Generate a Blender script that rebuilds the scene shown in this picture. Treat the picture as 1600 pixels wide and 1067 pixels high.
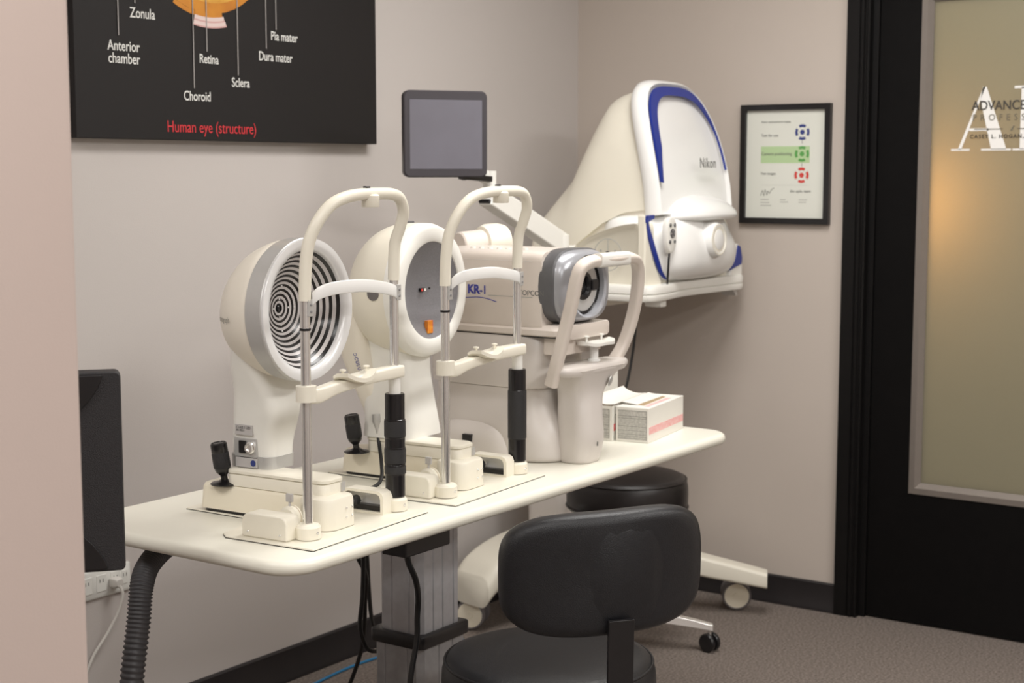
import bpy, bmesh, math, random
from mathutils import Vector, Matrix
random.seed(7)
PI = math.pi
S = bpy.context.scene
COL = S.collection
for o in list(bpy.data.objects):
    bpy.data.objects.remove(o)

# ------------------------------------------------------------------ camera
YAW, PITCH, FPX = math.radians(34.983), math.radians(6.348), 2397.5
CAM = Vector((-4.814, -3.073, 1.5))
cd = bpy.data.cameras.new('camera')
cd.sensor_width = 36.0
cd.lens = FPX / 1600 * 36.0
cd.clip_start = 0.05
cd.dof.use_dof = True
cd.dof.focus_distance = 2.95
cd.dof.aperture_fstop = 6.3
cam = bpy.data.objects.new('camera', cd)
COL.objects.link(cam)
fwd = Vector((math.cos(YAW) * math.cos(PITCH), math.sin(YAW) * math.cos(PITCH), -math.sin(PITCH)))
right = Vector((math.sin(YAW), -math.cos(YAW), 0))
up = right.cross(fwd)
M = Matrix((right, up, -fwd)).transposed().to_4x4()
M.translation = CAM
cam.matrix_world = M
S.camera = cam

# ------------------------------------------------------------------ world, lights, exposure
w = bpy.data.worlds.new('world')
S.world = w
w.use_nodes = True
w.node_tree.nodes['Background'].inputs[0].default_value = (0.9, 0.95, 1.0, 1)
w.node_tree.nodes['Background'].inputs[1].default_value = 0.15
S.view_settings.view_transform = 'Standard'
S.view_settings.look = 'None'
S.view_settings.exposure = 0.0
S.view_settings.gamma = 1.0
S.view_settings.use_curve_mapping = False

LIGHTS = [  # location, size x, size y, watts, colour
    ((-4.6, -0.72, 2.66), 1.2, 0.6, 24, (1.0, 0.975, 0.945)),  # added unseen fill behind the near wall, brightens left sides and back wall
    ((-1.5, -1.35, 2.66), 1.2, 0.6, 35, (1.0, 0.975, 0.945)),
    ((-4.1, -2.2, 2.66), 1.2, 0.6, 26, (1.0, 0.975, 0.945)),
    ((-1.6, -3.6, 2.66), 1.2, 0.6, 58, (1.0, 0.975, 0.945)),
    ((-4.4, -4.8, 2.66), 1.2, 0.6, 80, (1.0, 0.975, 0.945)),  # unseen, behind the camera, turned up to serve as front fill
]
for k, (loc, sx, sy, e, c) in enumerate(LIGHTS):
    L = bpy.data.lights.new('ceiling_panel_and_fill_light', 'AREA')
    L.shape = 'RECTANGLE'
    L.size, L.size_y, L.energy, L.color = sx, sy, e, c
    lo = bpy.data.objects.new('ceiling_panel_and_fill_light', L)
    lo.location = loc
    COL.objects.link(lo)

# ------------------------------------------------------------------ materials
def mat(name, col, rough=0.5, metal=0.0, var=0.0, vscale=20.0, bump=0.0, bscale=200.0, spec=0.5, coat=0.0, col2=None, emit=None, detail=4.0):
    m = bpy.data.materials.new(name)
    m.use_nodes = True
    nt = m.node_tree
    b = nt.nodes['Principled BSDF']
    b.inputs['Base Color'].default_value = (*col, 1)
    b.inputs['Roughness'].default_value = rough
    b.inputs['Metallic'].default_value = metal
    b.inputs['Specular IOR Level'].default_value = spec
    b.inputs['Coat Weight'].default_value = coat
    tc = nt.nodes.new('ShaderNodeTexCoord')
    if var or col2:
        n = nt.nodes.new('ShaderNodeTexNoise')
        n.inputs['Scale'].default_value = vscale
        n.inputs['Detail'].default_value = detail
        nt.links.new(tc.outputs['Object'], n.inputs['Vector'])
        r = nt.nodes.new('ShaderNodeValToRGB')
        r.color_ramp.elements[0].position = 0.3
        r.color_ramp.elements[1].position = 0.7
        c2 = col2 if col2 else tuple(max(0, c * (1 - var)) for c in col)
        r.color_ramp.elements[0].color = (*c2, 1)
        r.color_ramp.elements[1].color = (*col, 1)
        nt.links.new(n.outputs['Fac'], r.inputs['Fac'])
        nt.links.new(r.outputs['Color'], b.inputs['Base Color'])
    if bump:
        n2 = nt.nodes.new('ShaderNodeTexNoise')
        n2.inputs['Scale'].default_value = bscale
        n2.inputs['Detail'].default_value = 3
        nt.links.new(tc.outputs['Object'], n2.inputs['Vector'])
        bp = nt.nodes.new('ShaderNodeBump')
        bp.inputs['Strength'].default_value = bump
        bp.inputs['Distance'].default_value = 0.002
        nt.links.new(n2.outputs['Fac'], bp.inputs['Height'])
        nt.links.new(bp.outputs['Normal'], b.inputs['Normal'])
    if emit:
        b.inputs['Emission Color'].default_value = (*emit[0], 1)
        b.inputs['Emission Strength'].default_value = emit[1]
    return m

m_wall = mat('painted_wall', (0.565, 0.525, 0.50), 0.75, var=0.03, vscale=1.5, bump=0.15, bscale=300)
m_wall_r = mat('painted_side_wall', (0.56, 0.495, 0.44), 0.75, var=0.03, vscale=1.5, bump=0.15, bscale=300)
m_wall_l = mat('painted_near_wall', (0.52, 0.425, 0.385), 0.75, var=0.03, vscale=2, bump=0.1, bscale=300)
m_ceil = mat('ceiling_paint', (0.8, 0.78, 0.74), 0.9, var=0.03, vscale=5)
m_carpet = mat('carpet', (0.30, 0.253, 0.222), 0.95, col2=(0.115, 0.096, 0.084), vscale=130, bump=1.0, bscale=500, spec=0.1, detail=6)
m_blacktrim = mat('black_painted_wood', (0.006, 0.0055, 0.0055), 0.42, var=0.2, vscale=30, spec=0.25)
m_doorblack = mat('black_door_wood', (0.004, 0.0035, 0.0035), 0.6, var=0.2, vscale=30, spec=0.12)
m_base = mat('black_baseboard', (0.016, 0.013, 0.014), 0.5, var=0.2, vscale=20)
m_cream = mat('cream_plastic', (0.84, 0.80, 0.685), 0.38, var=0.02, vscale=15)
m_white = mat('white_plastic', (0.86, 0.85, 0.80), 0.33, var=0.015, vscale=15)
m_purewhite = mat('bright_white_plastic', (0.90, 0.90, 0.88), 0.25, var=0.01, vscale=15)
m_offw = mat('warm_offwhite_plastic', (0.85, 0.80, 0.70), 0.36, var=0.02, vscale=12)
m_kr = mat('pale_pinkish_plastic', (0.72, 0.65, 0.585), 0.34, var=0.02, vscale=12)
m_kr2 = mat('pale_grey_plastic', (0.66, 0.615, 0.575), 0.34, var=0.02, vscale=12)
m_ivory = mat('ivory_plastic', (0.86, 0.80, 0.65), 0.36, var=0.02, vscale=12)
m_table = mat('table_laminate', (0.84, 0.82, 0.72), 0.35, var=0.02, vscale=9)
m_silver = mat('satin_silver', (0.56, 0.555, 0.54), 0.36, 0.35, var=0.04, vscale=30)
m_pearl = mat('pearl_ring', (0.80, 0.80, 0.80), 0.3, 0.15, var=0.02, vscale=20)
m_chrome = mat('chrome', (0.86, 0.85, 0.83), 0.18, 0.85, var=0.03, vscale=40)
m_steel = mat('brushed_steel', (0.36, 0.36, 0.37), 0.40, 0.45, var=0.12, vscale=60)
m_steel_l = mat('brushed_steel_light', (0.50, 0.505, 0.53), 0.34, 0.4, var=0.1, vscale=60)
m_black = mat('black_plastic', (0.012, 0.011, 0.012), 0.3, var=0.2, vscale=40)
m_blackknurl = mat('black_knurled_metal', (0.022, 0.021, 0.023), 0.42, 0.2, var=0.3, vscale=400, bump=0.8, bscale=900)
m_blacksatin = mat('black_satin_metal', (0.012, 0.011, 0.012), 0.22, 0.0, var=0.2, vscale=50)
m_vinyl = mat('black_vinyl', (0.0092, 0.0095, 0.0118), 0.40, var=0.25, vscale=60, bump=0.35, bscale=500)
m_vinyl2 = mat('black_vinyl_rear', (0.016, 0.013, 0.013), 0.36, var=0.25, vscale=60, bump=0.3, bscale=500)
m_monitor = mat('black_textured_plastic', (0.020, 0.018, 0.020), 0.55, var=0.3, vscale=400, bump=0.6, bscale=700)
m_hose = mat('grey_corrugated_plastic', (0.06, 0.058, 0.062), 0.45, var=0.2, vscale=60)
m_darkgrey = mat('dark_grey_plastic', (0.115, 0.115, 0.12), 0.32, var=0.1, vscale=40)
m_midgrey = mat('mid_grey_plastic', (0.28, 0.285, 0.30), 0.3, 0.3, var=0.08, vscale=40)
m_dish = mat('grey_dish', (0.235, 0.23, 0.245), 0.5, 0.1, col2=(0.19, 0.185, 0.195), vscale=350, bump=0.3, bscale=700)
m_blue = mat('royal_blue_plastic', (0.012, 0.032, 0.27), 0.3, var=0.05, vscale=20)
m_canvas = mat('poster_black', (0.012, 0.010, 0.010), 0.6, spec=0.35, col2=(0.008, 0.0065, 0.0065), vscale=400, bump=0.3, bscale=900)
m_ptext = mat('poster_white_print', (0.75, 0.75, 0.72), 0.6)
m_pline = mat('poster_grey_print', (0.33, 0.31, 0.30), 0.6)
m_pred = mat('poster_red_print', (0.62, 0.035, 0.045), 0.6)
m_eye1 = mat('poster_orange_print', (0.62, 0.25, 0.02), 0.55, col2=(0.38, 0.10, 0.01), vscale=9)
m_eye2 = mat('poster_amber_print', (0.72, 0.40, 0.07), 0.55, col2=(0.55, 0.24, 0.02), vscale=14)
m_eye3 = mat('poster_tan_print', (0.66, 0.47, 0.26), 0.55, col2=(0.55, 0.36, 0.18), vscale=20)
m_eye4 = mat('poster_pale_print', (0.72, 0.58, 0.55), 0.55)
m_eye5 = mat('poster_pink_print', (0.60, 0.36, 0.34), 0.55)
m_paper = mat('paper', (0.74, 0.75, 0.68), 0.35, var=0.02, vscale=6)
m_ink = mat('grey_ink', (0.16, 0.16, 0.15), 0.7)
m_inkl = mat('light_grey_ink', (0.42, 0.42, 0.39), 0.7)
m_green = mat('green_print', (0.10, 0.34, 0.08), 0.6)
m_lgreen = mat('pale_green_print', (0.46, 0.62, 0.34), 0.6)
m_redp = mat('red_print', (0.62, 0.05, 0.04), 0.6)
m_bluep = mat('navy_print', (0.03, 0.045, 0.20), 0.6)
m_card = mat('white_cardboard', (0.82, 0.80, 0.74), 0.6, var=0.03, vscale=20)
m_kraft = mat('brown_cardboard', (0.42, 0.30, 0.17), 0.8, var=0.1, vscale=40)
m_panelgrey = mat('printed_panel', (0.60, 0.585, 0.54), 0.6, col2=(0.42, 0.41, 0.38), vscale=160)
m_boxred = mat('box_red_pattern', (0.75, 0.05, 0.06), 0.6, col2=(0.85, 0.30, 0.28), vscale=90)
m_boxpink = mat('box_pink_pattern', (0.80, 0.36, 0.36), 0.55, col2=(0.84, 0.58, 0.56), vscale=90)
m_cable = mat('black_cable', (0.010, 0.010, 0.011), 0.4, var=0.2, vscale=40)
m_bluecable = mat('blue_cable', (0.02, 0.20, 0.42), 0.45, var=0.1, vscale=40)
m_wcable = mat('white_cable', (0.62, 0.60, 0.56), 0.5, var=0.05, vscale=40)
m_outlet = mat('outlet_plastic', (0.76, 0.76, 0.72), 0.4, var=0.02, vscale=30)
m_bezel = mat('dark_bezel', (0.050, 0.045, 0.052), 0.35, var=0.05, vscale=30)
m_screen = mat('dim_screen', (0.165, 0.16, 0.19), 0.22, col2=(0.15, 0.145, 0.17), vscale=8)
m_grille = mat('dark_lens', (0.01, 0.01, 0.012), 0.1, var=0.1, vscale=30)
m_orange = mat('orange_filter', (0.70, 0.10, 0.01), 0.25, col2=(0.85, 0.45, 0.05), vscale=60)
m_label = mat('grey_label', (0.52, 0.50, 0.49), 0.45, var=0.05, vscale=60)
m_caster = mat('grey_rubber', (0.17, 0.155, 0.155), 0.6, var=0.1, vscale=60)
m_frame = mat('aluminium_frame', (0.24, 0.21, 0.185), 0.42, 0.3, var=0.05, vscale=30)
m_logo = mat('blue_ink', (0.05, 0.055, 0.33), 0.5)

def glass_mat():
    m = bpy.data.materials.new('frosted_glass')
    m.use_nodes = True
    nt = m.node_tree
    for n in list(nt.nodes): nt.nodes.remove(n)
    out = nt.nodes.new('ShaderNodeOutputMaterial')
    tr = nt.nodes.new('ShaderNodeBsdfTranslucent'); tr.inputs[0].default_value = (0.82, 0.76, 0.60, 1)
    df = nt.nodes.new('ShaderNodeBsdfDiffuse')
    no = nt.nodes.new('ShaderNodeTexNoise'); no.inputs['Scale'].default_value = 220
    tcx = nt.nodes.new('ShaderNodeTexCoord'); nt.links.new(tcx.outputs['Object'], no.inputs['Vector'])
    rp = nt.nodes.new('ShaderNodeValToRGB')
    rp.color_ramp.elements[0].color = (0.30, 0.285, 0.21, 1); rp.color_ramp.elements[1].color = (0.36, 0.34, 0.26, 1)
    nt.links.new(no.outputs['Fac'], rp.inputs['Fac']); nt.links.new(rp.outputs['Color'], df.inputs[0])
    gl = nt.nodes.new('ShaderNodeBsdfGlossy'); gl.inputs['Roughness'].default_value = 0.3
    m1 = nt.nodes.new('ShaderNodeMixShader'); m1.inputs[0].default_value = 0.45
    m2 = nt.nodes.new('ShaderNodeMixShader'); m2.inputs[0].default_value = 0.04
    nt.links.new(tr.outputs[0], m1.inputs[1]); nt.links.new(df.outputs[0], m1.inputs[2])
    nt.links.new(m1.outputs[0], m2.inputs[1]); nt.links.new(gl.outputs[0], m2.inputs[2])
    nt.links.new(m2.outputs[0], out.inputs[0])
    return m
m_glass = glass_mat()
m_wletter = mat('white_vinyl_lettering', (0.92, 0.91, 0.88), 0.5)
m_bletter = mat('dark_lettering', (0.05, 0.045, 0.04), 0.5)
m_gletter = mat('faded_lettering', (0.17, 0.155, 0.12), 0.5)

# ------------------------------------------------------------------ mesh helpers
def obj(name, bm, m, parent=None, sharp=35, bevel=0, bsegs=2, sub=0):
    bmesh.ops.recalc_face_normals(bm, faces=bm.faces[:])
    me = bpy.data.meshes.new(name)
    for f in bm.faces: f.smooth = True
    bm.to_mesh(me); bm.free()
    if not bevel: me.set_sharp_from_angle(angle=math.radians(sharp))
    me.materials.append(m)
    o = bpy.data.objects.new(name, me)
    COL.objects.link(o)
    if parent: o.parent = parent
    if bevel:
        b = o.modifiers.new('bevel', 'BEVEL')
        b.width = bevel; b.segments = bsegs; b.limit_method = 'ANGLE'; b.angle_limit = math.radians(30)
        b.harden_normals = True
    if sub:
        s = o.modifiers.new('sub', 'SUBSURF'); s.levels = sub; s.render_levels = sub
    return o

def thing(name, label, cat, loc=(0, 0, 0), rz=0.0, group=None):
    o = bpy.data.objects.new(name, None)
    o.empty_display_size = 0.05
    COL.objects.link(o)
    o.location = loc; o.rotation_euler = (0, 0, rz)
    o['label'] = label; o['category'] = cat
    if group: o['group'] = group
    return o

def tag(o, label, cat, group=None):
    o['label'] = label; o['category'] = cat
    if group: o['group'] = group
    return o

def struct(o):
    o['kind'] = 'structure'; return o

def lab(o, text):
    o['label'] = text; return o

def B(): return bmesh.new()

def box(bm, x0, x1, y0, y1, z0, z1):
    v = [bm.verts.new(p) for p in ((x0, y0, z0), (x1, y0, z0), (x1, y1, z0), (x0, y1, z0), (x0, y0, z1), (x1, y0, z1), (x1, y1, z1), (x0, y1, z1))]
    for f in ((0, 3, 2, 1), (4, 5, 6, 7), (0, 1, 5, 4), (1, 2, 6, 5), (2, 3, 7, 6), (3, 0, 4, 7)):
        bm.faces.new([v[i] for i in f])
    return bm

def frame_of(d):
    d = Vector(d).normalized()
    a = Vector((0, 0, 1)) if abs(d.z) < 0.9 else Vector((1, 0, 0))
    u = d.cross(a).normalized()
    return d, u, u.cross(d).normalized()

def loft(bm, rings, cap=True, closed=False, cap0=None):
    R = [[bm.verts.new(p) for p in r] for r in rings]
    n = len(R[0])
    for i in range(len(R) - (0 if closed else 1)):
        a, b = R[i], R[(i + 1) % len(R)]
        for j in range(n):
            bm.faces.new((a[j], a[(j + 1) % n], b[(j + 1) % n], b[j]))
    if cap and not closed:
        if cap0 is not False: bm.faces.new(R[0][::-1])
        bm.faces.new(R[-1])
    return bm

def lathe(bm, prof, o, axis, n=32):
    """prof: list of (radius, height along axis)."""
    d, u, v = frame_of(axis); o = Vector(o)
    rings = []
    for r, h in prof:
        r = max(r, 1e-5)
        rings.append([o + d * h + (u * math.cos(2 * PI * k / n) + v * math.sin(2 * PI * k / n)) * r for k in range(n)])
    return loft(bm, rings)

def cyl(bm, a, b, r, r2=None, n=24):
    a, b = Vector(a), Vector(b)
    return lathe(bm, [(r, 0), (r if r2 is None else r2, (b - a).length)], a, b - a, n)

def catmull(pts, k=6):
    P = [Vector(p) for p in pts]
    out = []
    for i in range(len(P) - 1):
        p0, p1, p2, p3 = P[max(i - 1, 0)], P[i], P[i + 1], P[min(i + 2, len(P) - 1)]
        for j in range(k):
            t = j / k
            out.append(0.5 * ((2 * p1) + (p2 - p0) * t + (2 * p0 - 5 * p1 + 4 * p2 - p3) * t * t + (-p0 + 3 * p1 - 3 * p2 + p3) * t ** 3))
    out.append(P[-1])
    return out

def sweep(bm, pts, sect, upv=None, scale=None):
    """sweep a 2-D section (list of (u,v)) along pts with a parallel-transported frame"""
    n = len(pts); T = []
    for i in range(n):
        T.append((pts[min(i + 1, n - 1)] - pts[max(i - 1, 0)]).normalized())
    if upv is None:
        _, u, _ = frame_of(T[0])
    else:
        u = Vector(upv); u = (u - T[0] * u.dot(T[0])).normalized()
    rings = []
    for i in range(n):
        u = (u - T[i] * u.dot(T[i])).normalized()
        v = T[i].cross(u)
        s = scale[i] if scale else 1.0
        rings.append([pts[i] + u * a * s + v * b * s for a, b in sect])
    return loft(bm, rings)

def circ(r, n=14): return [(r * math.cos(2 * PI * k / n), r * math.sin(2 * PI * k / n)) for k in range(n)]

def tube(bm, pts, r, n=14, k=6):
    return sweep(bm, catmull(pts, k) if k else [Vector(p) for p in pts], circ(r, n))

def rrect(hx, hy, r, n=5, cx=0, cy=0):
    """rounded rectangle outline, counter-clockwise"""
    r = min(r, hx, hy); out = []
    for qx, qy, a in ((1, 1, 0), (-1, 1, 90), (-1, -1, 180), (1, -1, 270)):
        for k in range(n + 1):
            t = math.radians(a + 90 * k / n)
            out.append((cx + qx * (hx - r) + r * math.cos(t), cy + qy * (hy - r) + r * math.sin(t)))
    return out

def prism(bm, poly, axis, a, b):
    """extrude a 2-D polygon: axis 'x' -> poly in (y,z); 'y' -> (x,z); 'z' -> (x,y)"""
    def P(p, t):
        return {'x': (t, p[0], p[1]), 'y': (p[0], t, p[1]), 'z': (p[0], p[1], t)}[axis]
    return loft(bm, [[P(p, a) for p in poly], [P(p, b) for p in poly]])

def slab(bm, poly_fn, z0, z1, r, n=4):
    """solid with a rounded rim: poly_fn(inset) gives the outline"""
    rings = []
    for k in range(n + 1):
        t = PI / 2 * k / n
        rings.append([(x, y, z0 + r - r * math.sin(PI / 2 - t)) for x, y in poly_fn(r * (1 - math.cos(PI / 2 - t)))])
    for k in range(n + 1):
        t = PI / 2 * k / n
        rings.append([(x, y, z1 - r + r * math.sin(t)) for x, y in poly_fn(r * (1 - math.cos(t)))])
    return loft(bm, rings)

def ell(cx, cy, z, hx, hy, n=32, p=2.0):
    """superellipse ring in a horizontal plane"""
    out = []
    for k in range(n):
        a = 2 * PI * k / n; c, s = math.cos(a), math.sin(a)
        out.append((cx + hx * math.copysign(abs(c) ** (2 / p), c), cy + hy * math.copysign(abs(s) ** (2 / p), s), z))
    return out

def smooth_rings(keys, fn, k=4):
    """interpolate parameter tuples with catmull-rom, then map each to a ring"""
    out = []
    n = len(keys)
    for i in range(n - 1):
        p0, p1, p2, p3 = keys[max(i - 1, 0)], keys[i], keys[i + 1], keys[min(i + 2, n - 1)]
        for j in range(k):
            t = j / k
            out.append(fn(*[0.5 * (2 * b + (c - a) * t + (2 * a - 5 * b + 4 * c - d) * t * t + (-a + 3 * b - 3 * c + d) * t ** 3) for a, b, c, d in zip(p0, p1, p2, p3)]))
    out.append(fn(*keys[-1]))
    return out

def text(name, s, size, o, r, u, m, parent, align='LEFT', sx=1.0, spacing=1.0, thick=0.0004, bold=0.0):
    cu = bpy.data.curves.new('t', 'FONT')
    cu.body = s; cu.size = size; cu.align_x = align; cu.extrude = thick; cu.space_character = spacing; cu.resolution_u = 4
    cu.offset = bold
    t = bpy.data.objects.new('t', cu)
    COL.objects.link(t)
    dg = bpy.context.evaluated_depsgraph_get()
    me = bpy.data.meshes.new_from_object(t.evaluated_get(dg))
    bpy.data.objects.remove(t); bpy.data.curves.remove(cu)
    r = Vector(r).normalized(); u = Vector(u).normalized(); nn = r.cross(u)
    MM = Matrix((r * sx, u, nn)).transposed().to_4x4(); MM.translation = Vector(o)
    me.transform(MM)
    me.materials.clear(); me.materials.append(m)
    me.name = name
    ob = bpy.data.objects.new(name, me)
    COL.objects.link(ob)
    if parent: ob.parent = parent
    return ob

def flat(bm, pts, nrm, t=0.0006):
    nrm = Vector(nrm) * t
    return loft(bm, [[Vector(p) for p in pts], [Vector(p) + nrm for p in pts]])

# ------------------------------------------------------------------ the room
struct(obj('floor', box(B(), -7.0, 0.12, -6.5, 0.1, -0.05, 0.0), m_carpet))
struct(obj('ceiling', box(B(), -7.0, 0.1, -6.5, 0.1, 2.7, 2.8), m_ceil))
struct(obj('wall_back', box(B(), -7.0, 0.0, 0.0, 0.1, 0.0, 2.7), m_wall))
bm = B()
box(bm, 0.0, 0.1, -1.12, 0.1, 0.0, 2.7)
box(bm, 0.0, 0.1, -6.5, -2.14, 0.0, 2.7)
box(bm, 0.0, 0.1, -2.14, -1.12, 2.17, 2.7)
struct(obj('wall_right', bm, m_wall_r))
struct(obj('wall_front', box(B(), -7.0, 0.1, -6.6, -6.5, 0.0, 2.7), m_wall))
struct(obj('wall_far_left', box(B(), -7.1, -7.0, -6.6, 0.1, 0.0, 2.7), m_wall))
# near wall on the left with a rounded corner
poly = [(-7.0, -1.5), ] + [(-3.527 - 0.016 + 0.016 * math.sin(t), -1.5 + 0.016 - 0.016 * math.cos(t)) for t in [PI / 2 * k / 6 for k in range(7)]] + [(-3.527, -1.38), (-7.0, -1.38)]
struct(obj('wall_left', prism(B(), poly, 'z', 0.0, 2.7), m_wall_l))
# baseboards
def base_prof(sgn=1):
    return [(0, 0), (0.016, 0), (0.016, 0.012), (0.010, 0.022), (0.010, 0.096), (0.006, 0.101), (0, 0.101)]
struct(obj('baseboard_back', loft(B(), [[(x, -a, z) for a, z in base_prof()] for x in (-7.0, -0.0)]), m_base))
struct(obj('baseboard_right', loft(B(), [[(-a, y, z) for a, z in base_prof()] for y in (0.0, -1.051)]), m_base))
# door casing with grooves
bm = B()
prof = [(-0.0, -1.051), (-0.018, -1.051), (-0.018, -1.094), (-0.013, -1.097), (-0.013, -1.100), (-0.020, -1.104), (-0.020, -1.110), (-0.013, -1.114), (-0.013, -1.118), (-0.017, -1.122), (-0.017, -1.130), (0.012, -1.130), (0.012, -1.12), (0.0, -1.12)]
prism(bm, prof, 'z', 0.0, 2.23)
struct(obj('trim_1', bm, m_blacktrim, sharp=20))
bm = B(); prism(bm, [(a, -3.26 - b) for a, b in prof], 'z', 0.0, 2.23)
struct(obj('trim_2', bm, m_blacktrim, sharp=20))
struct(obj('trim_3', box(B(), -0.018, 0.0, -2.13, -1.13, 2.15, 2.23), m_blacktrim))
bm = B(); box(bm, 0.012, 0.1, -1.15, -1.12, 0, 2.17); box(bm, 0.012, 0.1, -2.14, -2.11, 0, 2.17); box(bm, 0.012, 0.1, -2.11, -1.15, 2.15, 2.17)
struct(obj('trim_4', bm, m_blacktrim))
# door slab with a frosted pane
door = bpy.data.objects.new('door_1', None); COL.objects.link(door); struct(door)
GY0, GY1, GZ0, GZ1 = -1.326, -1.96, 0.478, 2.035   # visible glass
FW = 0.036
bm = B()
box(bm, 0.02, 0.06, -1.30 + 0.009, -1.152, 0.008, 2.148)
box(bm, 0.02, 0.06, -2.108, -1.96 - FW + 0.002, 0.008, 2.148)
box(bm, 0.02, 0.06, -1.96 - FW + 0.002, -1.291, 0.008, GZ0 - FW + 0.002)
box(bm, 0.02, 0.06, -1.96 - FW + 0.002, -1.291, GZ1 + FW - 0.002, 2.148)
struct(obj('door_panel', bm, m_doorblack, door))
bm = B()
def mitre(bm, y0, y1, z0, z1, wd, x_out, x_in, x_back):
    o = [(y0, z0), (y1, z0), (y1, z1), (y0, z1)]
    i = [(y0 - wd, z0 + wd), (y1 + wd, z0 + wd), (y1 + wd, z1 - wd), (y0 - wd, z1 - wd)]
    mid = [(y0 - wd * .55, z0 + wd * .55), (y1 + wd * .55, z0 + wd * .55), (y1 + wd * .55, z1 - wd * .55), (y0 - wd * .55, z1 - wd * .55)]
    rings = [[(x_back, *p) for p in o], [(x_out, *p) for p in o], [(x_out - 0.003, *p) for p in mid], [(x_in, *p) for p in i], [(x_back, *p) for p in i]]
    loft(bm, rings, closed=True)
mitre(bm, GY0 + FW, GY1 - FW, GZ0 - FW, GZ1 + FW, FW, 0.016, 0.030, 0.060)
struct(obj('glass_frame', bm, m_frame, door, sharp=15))
struct(obj('glass_pane', box(B(), 0.033, 0.041, GY1, GY0, GZ0, GZ1), m_glass, door))
# white serif letters A and D on the glass (plane x = 0.032, reading towards -y)
def glyph(bm, pts, x=0.0322, t=0.0008):
    loft(bm, [[(x, y, z) for y, z in pts], [(x - t, y, z) for y, z in pts]])
zb, zt = 1.563, 1.762
yA = -1.392
bm = B()
def bar(pts): glyph(bm, [(yA - a, zb + b) for a, b in pts])
Hh = zt - zb
bar([(0.0, 0), (0.060, 0), (0.060, 0.006), (0.0, 0.006)])
bar([(0.022, 0.004), (0.033, 0.004), (0.104, Hh), (0.098, Hh)])
bar([(0.096, Hh), (0.108, Hh), (0.176, 0.004), (0.128, 0.004), (0.090, Hh * 0.80)])
bar([(0.096, 0), (0.190, 0), (0.190, 0.006), (0.096, 0.006)])
bar([(0.056, 0.062), (0.118, 0.062), (0.118, 0.070), (0.056, 0.070)])
lab(struct(obj('letter', bm, m_wletter, door, sharp=10)), 'large white serif letter A on the frosted glass')
bm = B(); yD = yA - 0.195
bar2 = lambda pts: glyph(bm, [(yD - a, zb + b) for a, b in pts])
bar2([(0.0, 0), (0.075, 0), (0.075, 0.006), (0.0, 0.006)])
bar2([(0.0, Hh - 0.008), (0.075, Hh - 0.008), (0.075, Hh), (0.0, Hh)])
bar2([(0.022, 0.004), (0.058, 0.004), (0.058, Hh - 0.004), (0.022, Hh - 0.004)])
arc_o = [(0.07 + 0.11 * math.sin(t), Hh / 2 - Hh / 2 * math.cos(t)) for t in [PI * k / 18 for k in range(19)]]
arc_i = [(0.07 + 0.075 * math.sin(t), Hh / 2 - (Hh / 2 - 0.008) * math.cos(t)) for t in [PI * k / 18 for k in range(19)]]
for k in range(18): bar2([arc_o[k], arc_o[k + 1], arc_i[k + 1], arc_i[k]])
lab(struct(obj('letter', bm, m_wletter, door, sharp=10)), 'large white serif letter D on the frosted glass, cut by the frame edge')
DR, DU = (0, -1, 0), (0, 0, 1)
struct(text('lettering', 'ADVANCED', 0.041, (0.0305, -1.455, 1.690), DR, DU, m_bletter, door, sx=0.88, bold=.0005))
struct(text('lettering', 'PROFESSIONAL', 0.028, (0.0305, -1.458, 1.657), DR, DU, m_gletter, door, spacing=1.8, sx=.95))
struct(text('lettering', 'CASEY L. HOGAN, O.D.', 0.0165, (0.0305, -1.452, 1.602), DR, DU, m_bletter, door, spacing=1.3, bold=0.0004))
bm = B(); box(bm, 0.030, 0.0312, -1.555, -1.465, 1.629, 1.6315); box(bm, 0.030, 0.0312, -1.70, -1.60, 1.629, 1.6315)
glyph(bm, [(-1.578, 1.624), (-1.584, 1.624), (-1.592, 1.640), (-1.588, 1.640)], 0.031)
struct(obj('lettering', bm, m_gletter, door))
# the lit room beyond the glass
for loc, e, c, rad in (((0.24, -1.28, 1.40), 7.0, (1.0, 0.52, 0.18), 0.12), ((1.2, -1.75, 2.3), 26, (0.95, 0.93, 0.75), 0.35)):
    L = bpy.data.lights.new('room_beyond_lamp', 'POINT'); L.energy, L.color, L.shadow_soft_size = e, c, rad
    lo = bpy.data.objects.new('room_beyond_lamp', L); lo.location = loc; COL.objects.link(lo)

# ------------------------------------------------------------------ eye chart poster
po = thing('poster_canvas', 'black eye anatomy poster on the wall above the table', 'poster', (-1.765, 0, 1.58))
PX0, PX1, PZ0 = -2.331 + 1.765, -1.196 + 1.765, 0.0
obj('canvas', box(B(), PX0, PX1, -0.040, -0.001, 0.0, 0.84), m_canvas, po, bevel=0.002)
PY = -0.0405
def disc(bm, cx, cz, r, y, a0=0, a1=2 * PI, n=48, t=0.0004, squash=1.0):
    pts = [(cx + r * math.cos(a0 + (a1 - a0) * k / n), y, cz + r * squash * math.sin(a0 + (a1 - a0) * k / n)) for k in range(n)]
    loft(bm, [pts, [(p[0], p[1] - t, p[2]) for p in pts]])
def px(wx, wz): return (wx + 1.765, wz - 1.58)
ecx, ecz = px(-1.885, 2.166)
def arcband(bm, cx, cz, r0, r1, a0, a1, y, n=24, t=0.0003):
    for k in range(n):
        A, Bb = a0 + (a1 - a0) * k / n, a0 + (a1 - a0) * (k + 1) / n
        q = [(cx + r * math.cos(a), y, cz + r * math.sin(a)) for r, a in ((r0, A), (r0, Bb), (r1, Bb), (r1, A))]
        loft(bm, [q, [(p[0], p[1] - t, p[2]) for p in q]])
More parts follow.
